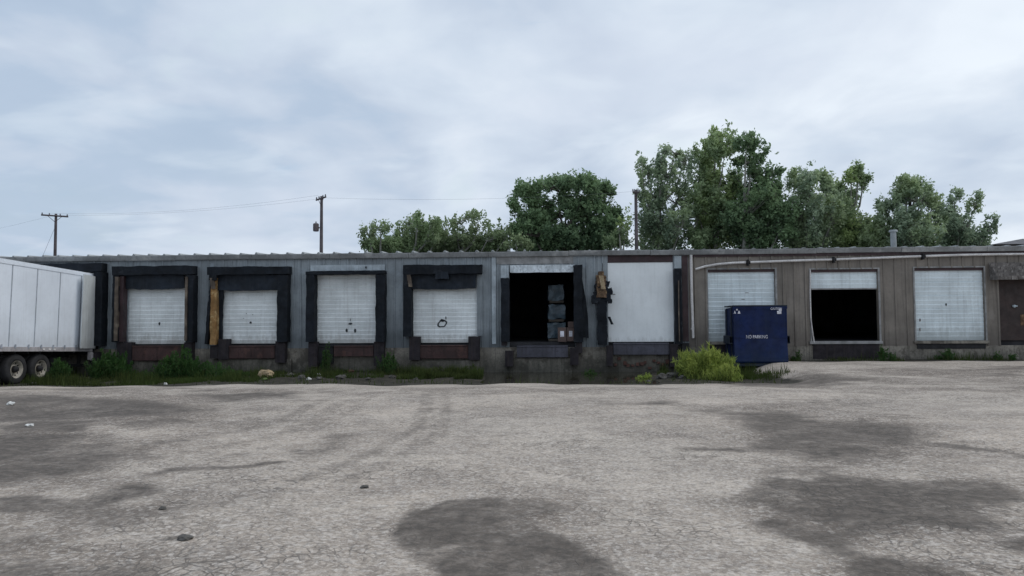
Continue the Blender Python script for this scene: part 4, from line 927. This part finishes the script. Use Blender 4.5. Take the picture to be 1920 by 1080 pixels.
plant('low yellow green weeds spilling toward the yard beside the large clump', 'weeds', 1362, 714, 0, .6, 1.1, L_YELL, 90, 8, .11, Y=23.4, wid=.09)
plant('dark green bush between the first and second dock', 'weeds', 352, 0, 0, 1.25, 1.5, L_WEED, 170, 10, .07, Y=26.0)
plant('dark green bush beside the rear of the trailer', 'weeds', 200, 0, 0, 1.2, 1.3, L_WEED, 140, 10, .07, Y=26.1)
plant('small mid green weed behind the trailer wheels', 'weeds', 112, 0, 0, .9, .6, L_WEED, 80, 9, .05, Y=24.4)
plant('low weeds in front of the second dock', 'weeds', 425, 0, 0, .65, 1.1, L_WEED, 70, 9, .05, Y=25.0)
plant('weeds under the first dock plate', 'weeds', 285, 0, 0, .6, 1.1, L_WEED, 70, 9, .05, Y=26.0)
plant('weed sprouting at the sill of the third dock', 'weeds', 610, 0, 0, 1.35, .42, L_WEED, 26, 8, .05, Y=27.4)
plant('weeds between the third and fourth dock', 'weeds', 737, 0, 0, 1.05, .9, L_WEED, 70, 9, .05, Y=27.0)
plant('low weeds under the fourth dock', 'weeds', 815, 0, 0, .42, .8, L_GRASS, 40, 9, .05, Y=26.4)
plant('low weeds right of the fourth dock', 'weeds', 880, 0, 0, .45, .5, L_GRASS, 26, 9, .05, Y=26.8)
plant('low bright green weeds under the tall white door', 'weeds', 1205, 0, 0, .3, .6, L_YELL, 40, 9, .035, Y=24.9)
plant('weeds right of the puddle', 'weeds', 1108, 0, 0, .4, .6, L_WEED, 32, 9, .045, Y=26.5)
plant('green bush between the open brown dock and the last dock', 'weeds', 1664, 0, 0, .72, .5, L_WEED, 44, 9, .05, Y=27.3)
plant('low dark weeds under the last pale door', 'weeds', 1790, 0, 0, .42, .8, L_WEED, 44, 9, .05, Y=27.5)
plant('low dark weeds below the side door', 'weeds', 1885, 0, 0, .45, .5, L_WEED, 26, 9, .05, Y=27.5)
plant('dark weeds at the right corner of the blue dumpster', 'weeds', 1498, 0, 0, .5, .4, L_WEED, 22, 9, .05, Y=27.4)
plant('dark weeds at the left corner of the blue dumpster', 'weeds', 1345, 0, 0, .85, .35, L_WEED, 26, 9, .05, Y=26.9)
# grass: uncountable
pts = []
def scatter(n, x0, x1, y0, y1, dens=None):
    c = 0; tries = 0
    while c < n and tries < n*12:
        tries += 1
        x = random.uniform(x0, x1); y = random.uniform(y0, y1)
        if noise.noise(Vector((x*.8, y*.8, 3))) + .35*noise.noise(Vector((x*3, y*3, 9))) < -.02: continue
        if -3.0 < x < 3.9 and y < 27.95 and float(ground_z(x, y)) < WZ + .01: continue
        pts.append((x, y)); c += 1
scatter(17000, -21, -9.5, 22.8, 27.9); scatter(700, -21, 6.5, 21.0, 23.5); scatter(2600, -9.5, -5, 25, 27.9); scatter(7500, -5.2, 0, 24.2, 27.9); scatter(3000, 3.6, 7.0, 24, 27.9); scatter(1500, 8, 24, 27.2, 27.95); scatter(300, 6.2, 7.3, 23.0, 24.5)
m = MB(); V = []; T = []
for (x, y) in pts:
    z = float(ground_z(x, y)) - .01; h = random.uniform(.06, .26) * (1.7 if noise.noise(Vector((x, y, 0))) > .2 else .8); a_ = random.uniform(0, 2*PI); w_ = random.uniform(.008, .016)
    dx, dy = math.cos(a_)*w_, math.sin(a_)*w_; lx, ly = random.uniform(-.08, .08), random.uniform(-.08, .08)
    V += [(x-dx, y-dy, z), (x+dx, y+dy, z), (x+lx, y+ly, z+h)]; tv = random.random(); T += [tv*.6, tv*.6, tv]
m.v = V; m.f = [(3*k, 3*k+1, 3*k+2) for k in range(len(pts))]; m.m = [0]*len(pts); m.sm = [False]*len(pts)
tagit(obj('grass', m, L_GRASS, attr={'tint': T}), 'short dark grass along the foot of the docks', 'grass', None, 'stuff')
# rubble, litter
def rock(u, v, s_, m_, label, cat, group=None, z_=0, flat=.6, name='rock', Y=None):
    if Y is None: X, Yg = G(u, v, z_)
    else: X, Yg = W(u, v, Y-FY)[0], Y
    gz_ = float(ground_z(X, Yg)); import bmesh
    bm = bmesh.new(); bmesh.ops.create_icosphere(bm, subdivisions=3, radius=1); sd_ = random.uniform(0, 99)
    mb = MB()
    vs = [];
    for vt in bm.verts:
        p = vt.co.copy(); q = p * (1 + .55*noise.noise(p*1.3 + Vector((sd_, 0, 0))) + .2*noise.noise(p*4 + Vector((0, sd_, 0)))); vs.append((X + q.x*s_, Yg + q.y*s_*.8, gz_ + s_*flat*.55 + q.z*s_*flat))
    fs = [[w_.index for w_ in f.verts] for f in bm.faces]; bm.free(); mb.add(vs, fs)
    return tagit(obj(name, mb, m_), label, cat, group)
rock(504, 0, .24, TAN, 'torn lump of yellow tan foam on the ground by the second dock', 'foam', name='foam_lump', Y=25.2, flat=.75)
rock(512, 0, .12, TAN, 'small pale foam scrap beside the torn foam lump', 'foam', name='foam_scrap', Y=25.0, flat=.7)
rock(503, 0, .12, L_STEM, 'yellowish scrap in front of the torn foam lump', 'foam', name='foam_scrap', Y=24.0, flat=.4)
rock(584, 0, .07, LITTER, 'white scrap of litter before the third dock', 'litter', name='litter', Y=24.0, flat=.8)
rock(601, 0, .07, LITTER, 'upright white scrap of litter under the left of the third dock', 'litter', name='litter', Y=26.0, flat=.9)
rock(322, 0, .05, LITTER, 'tiny white scrap at the edge of the weeds by the first dock', 'litter', name='litter', Y=23.0, flat=.8)
rock(20, 761, .07, LITTER, 'white scrap lying on the yard near the left edge', 'litter', name='litter', flat=.6)
rock(55, 799, .06, LITTER, 'white scrap in the dark broken patch at left', 'litter', name='litter', flat=.4)
rock(347, 1016, .055, ROCK, 'dark flat stone on the yard in the lower left', 'stone', flat=.35)
rock(305, 961, .03, ROCK, 'small dark pebble above the flat stone', 'stone', flat=.5)
rock(683, 914, .04, ROCK, 'small brown stone in the middle of the yard', 'stone', flat=.4)
rock(658, 672, .14, REDB, 'broken red brick under the third dock plate', 'brick', name='broken_brick', Y=27.6, flat=.5)
rl = random.Random(3)
for k, (u, Y_, s_) in enumerate([(566, 24.6, .13), (600, 24.3, .11), (640, 24.9, .17), (690, 24.2, .10), (545, 25.5, .12), (780, 23.9, .08), (1160, 24.6, .12), (1240, 24.2, .17), (1262, 24.6, .2), (1280, 24.1, .13), (1215, 23.7, .09), (1180, 23.6, .08), (150, 23.7, .12), (168, 23.5, .09), (64, 23.0, .10), (735, 25.0, .1)]):
    rock(u, 690, s_, ROCK, 'grey chunk of rubble lying in the dock wells', 'rubble', 'rubble in the dock wells', name='rubble', Y=Y_, flat=.6)

# ------------------------------------------------------------------ render settings
sc.view_settings.view_transform = 'Standard'; sc.view_settings.look = 'None'; sc.view_settings.exposure = 0
sc.cycles.max_bounces = 6
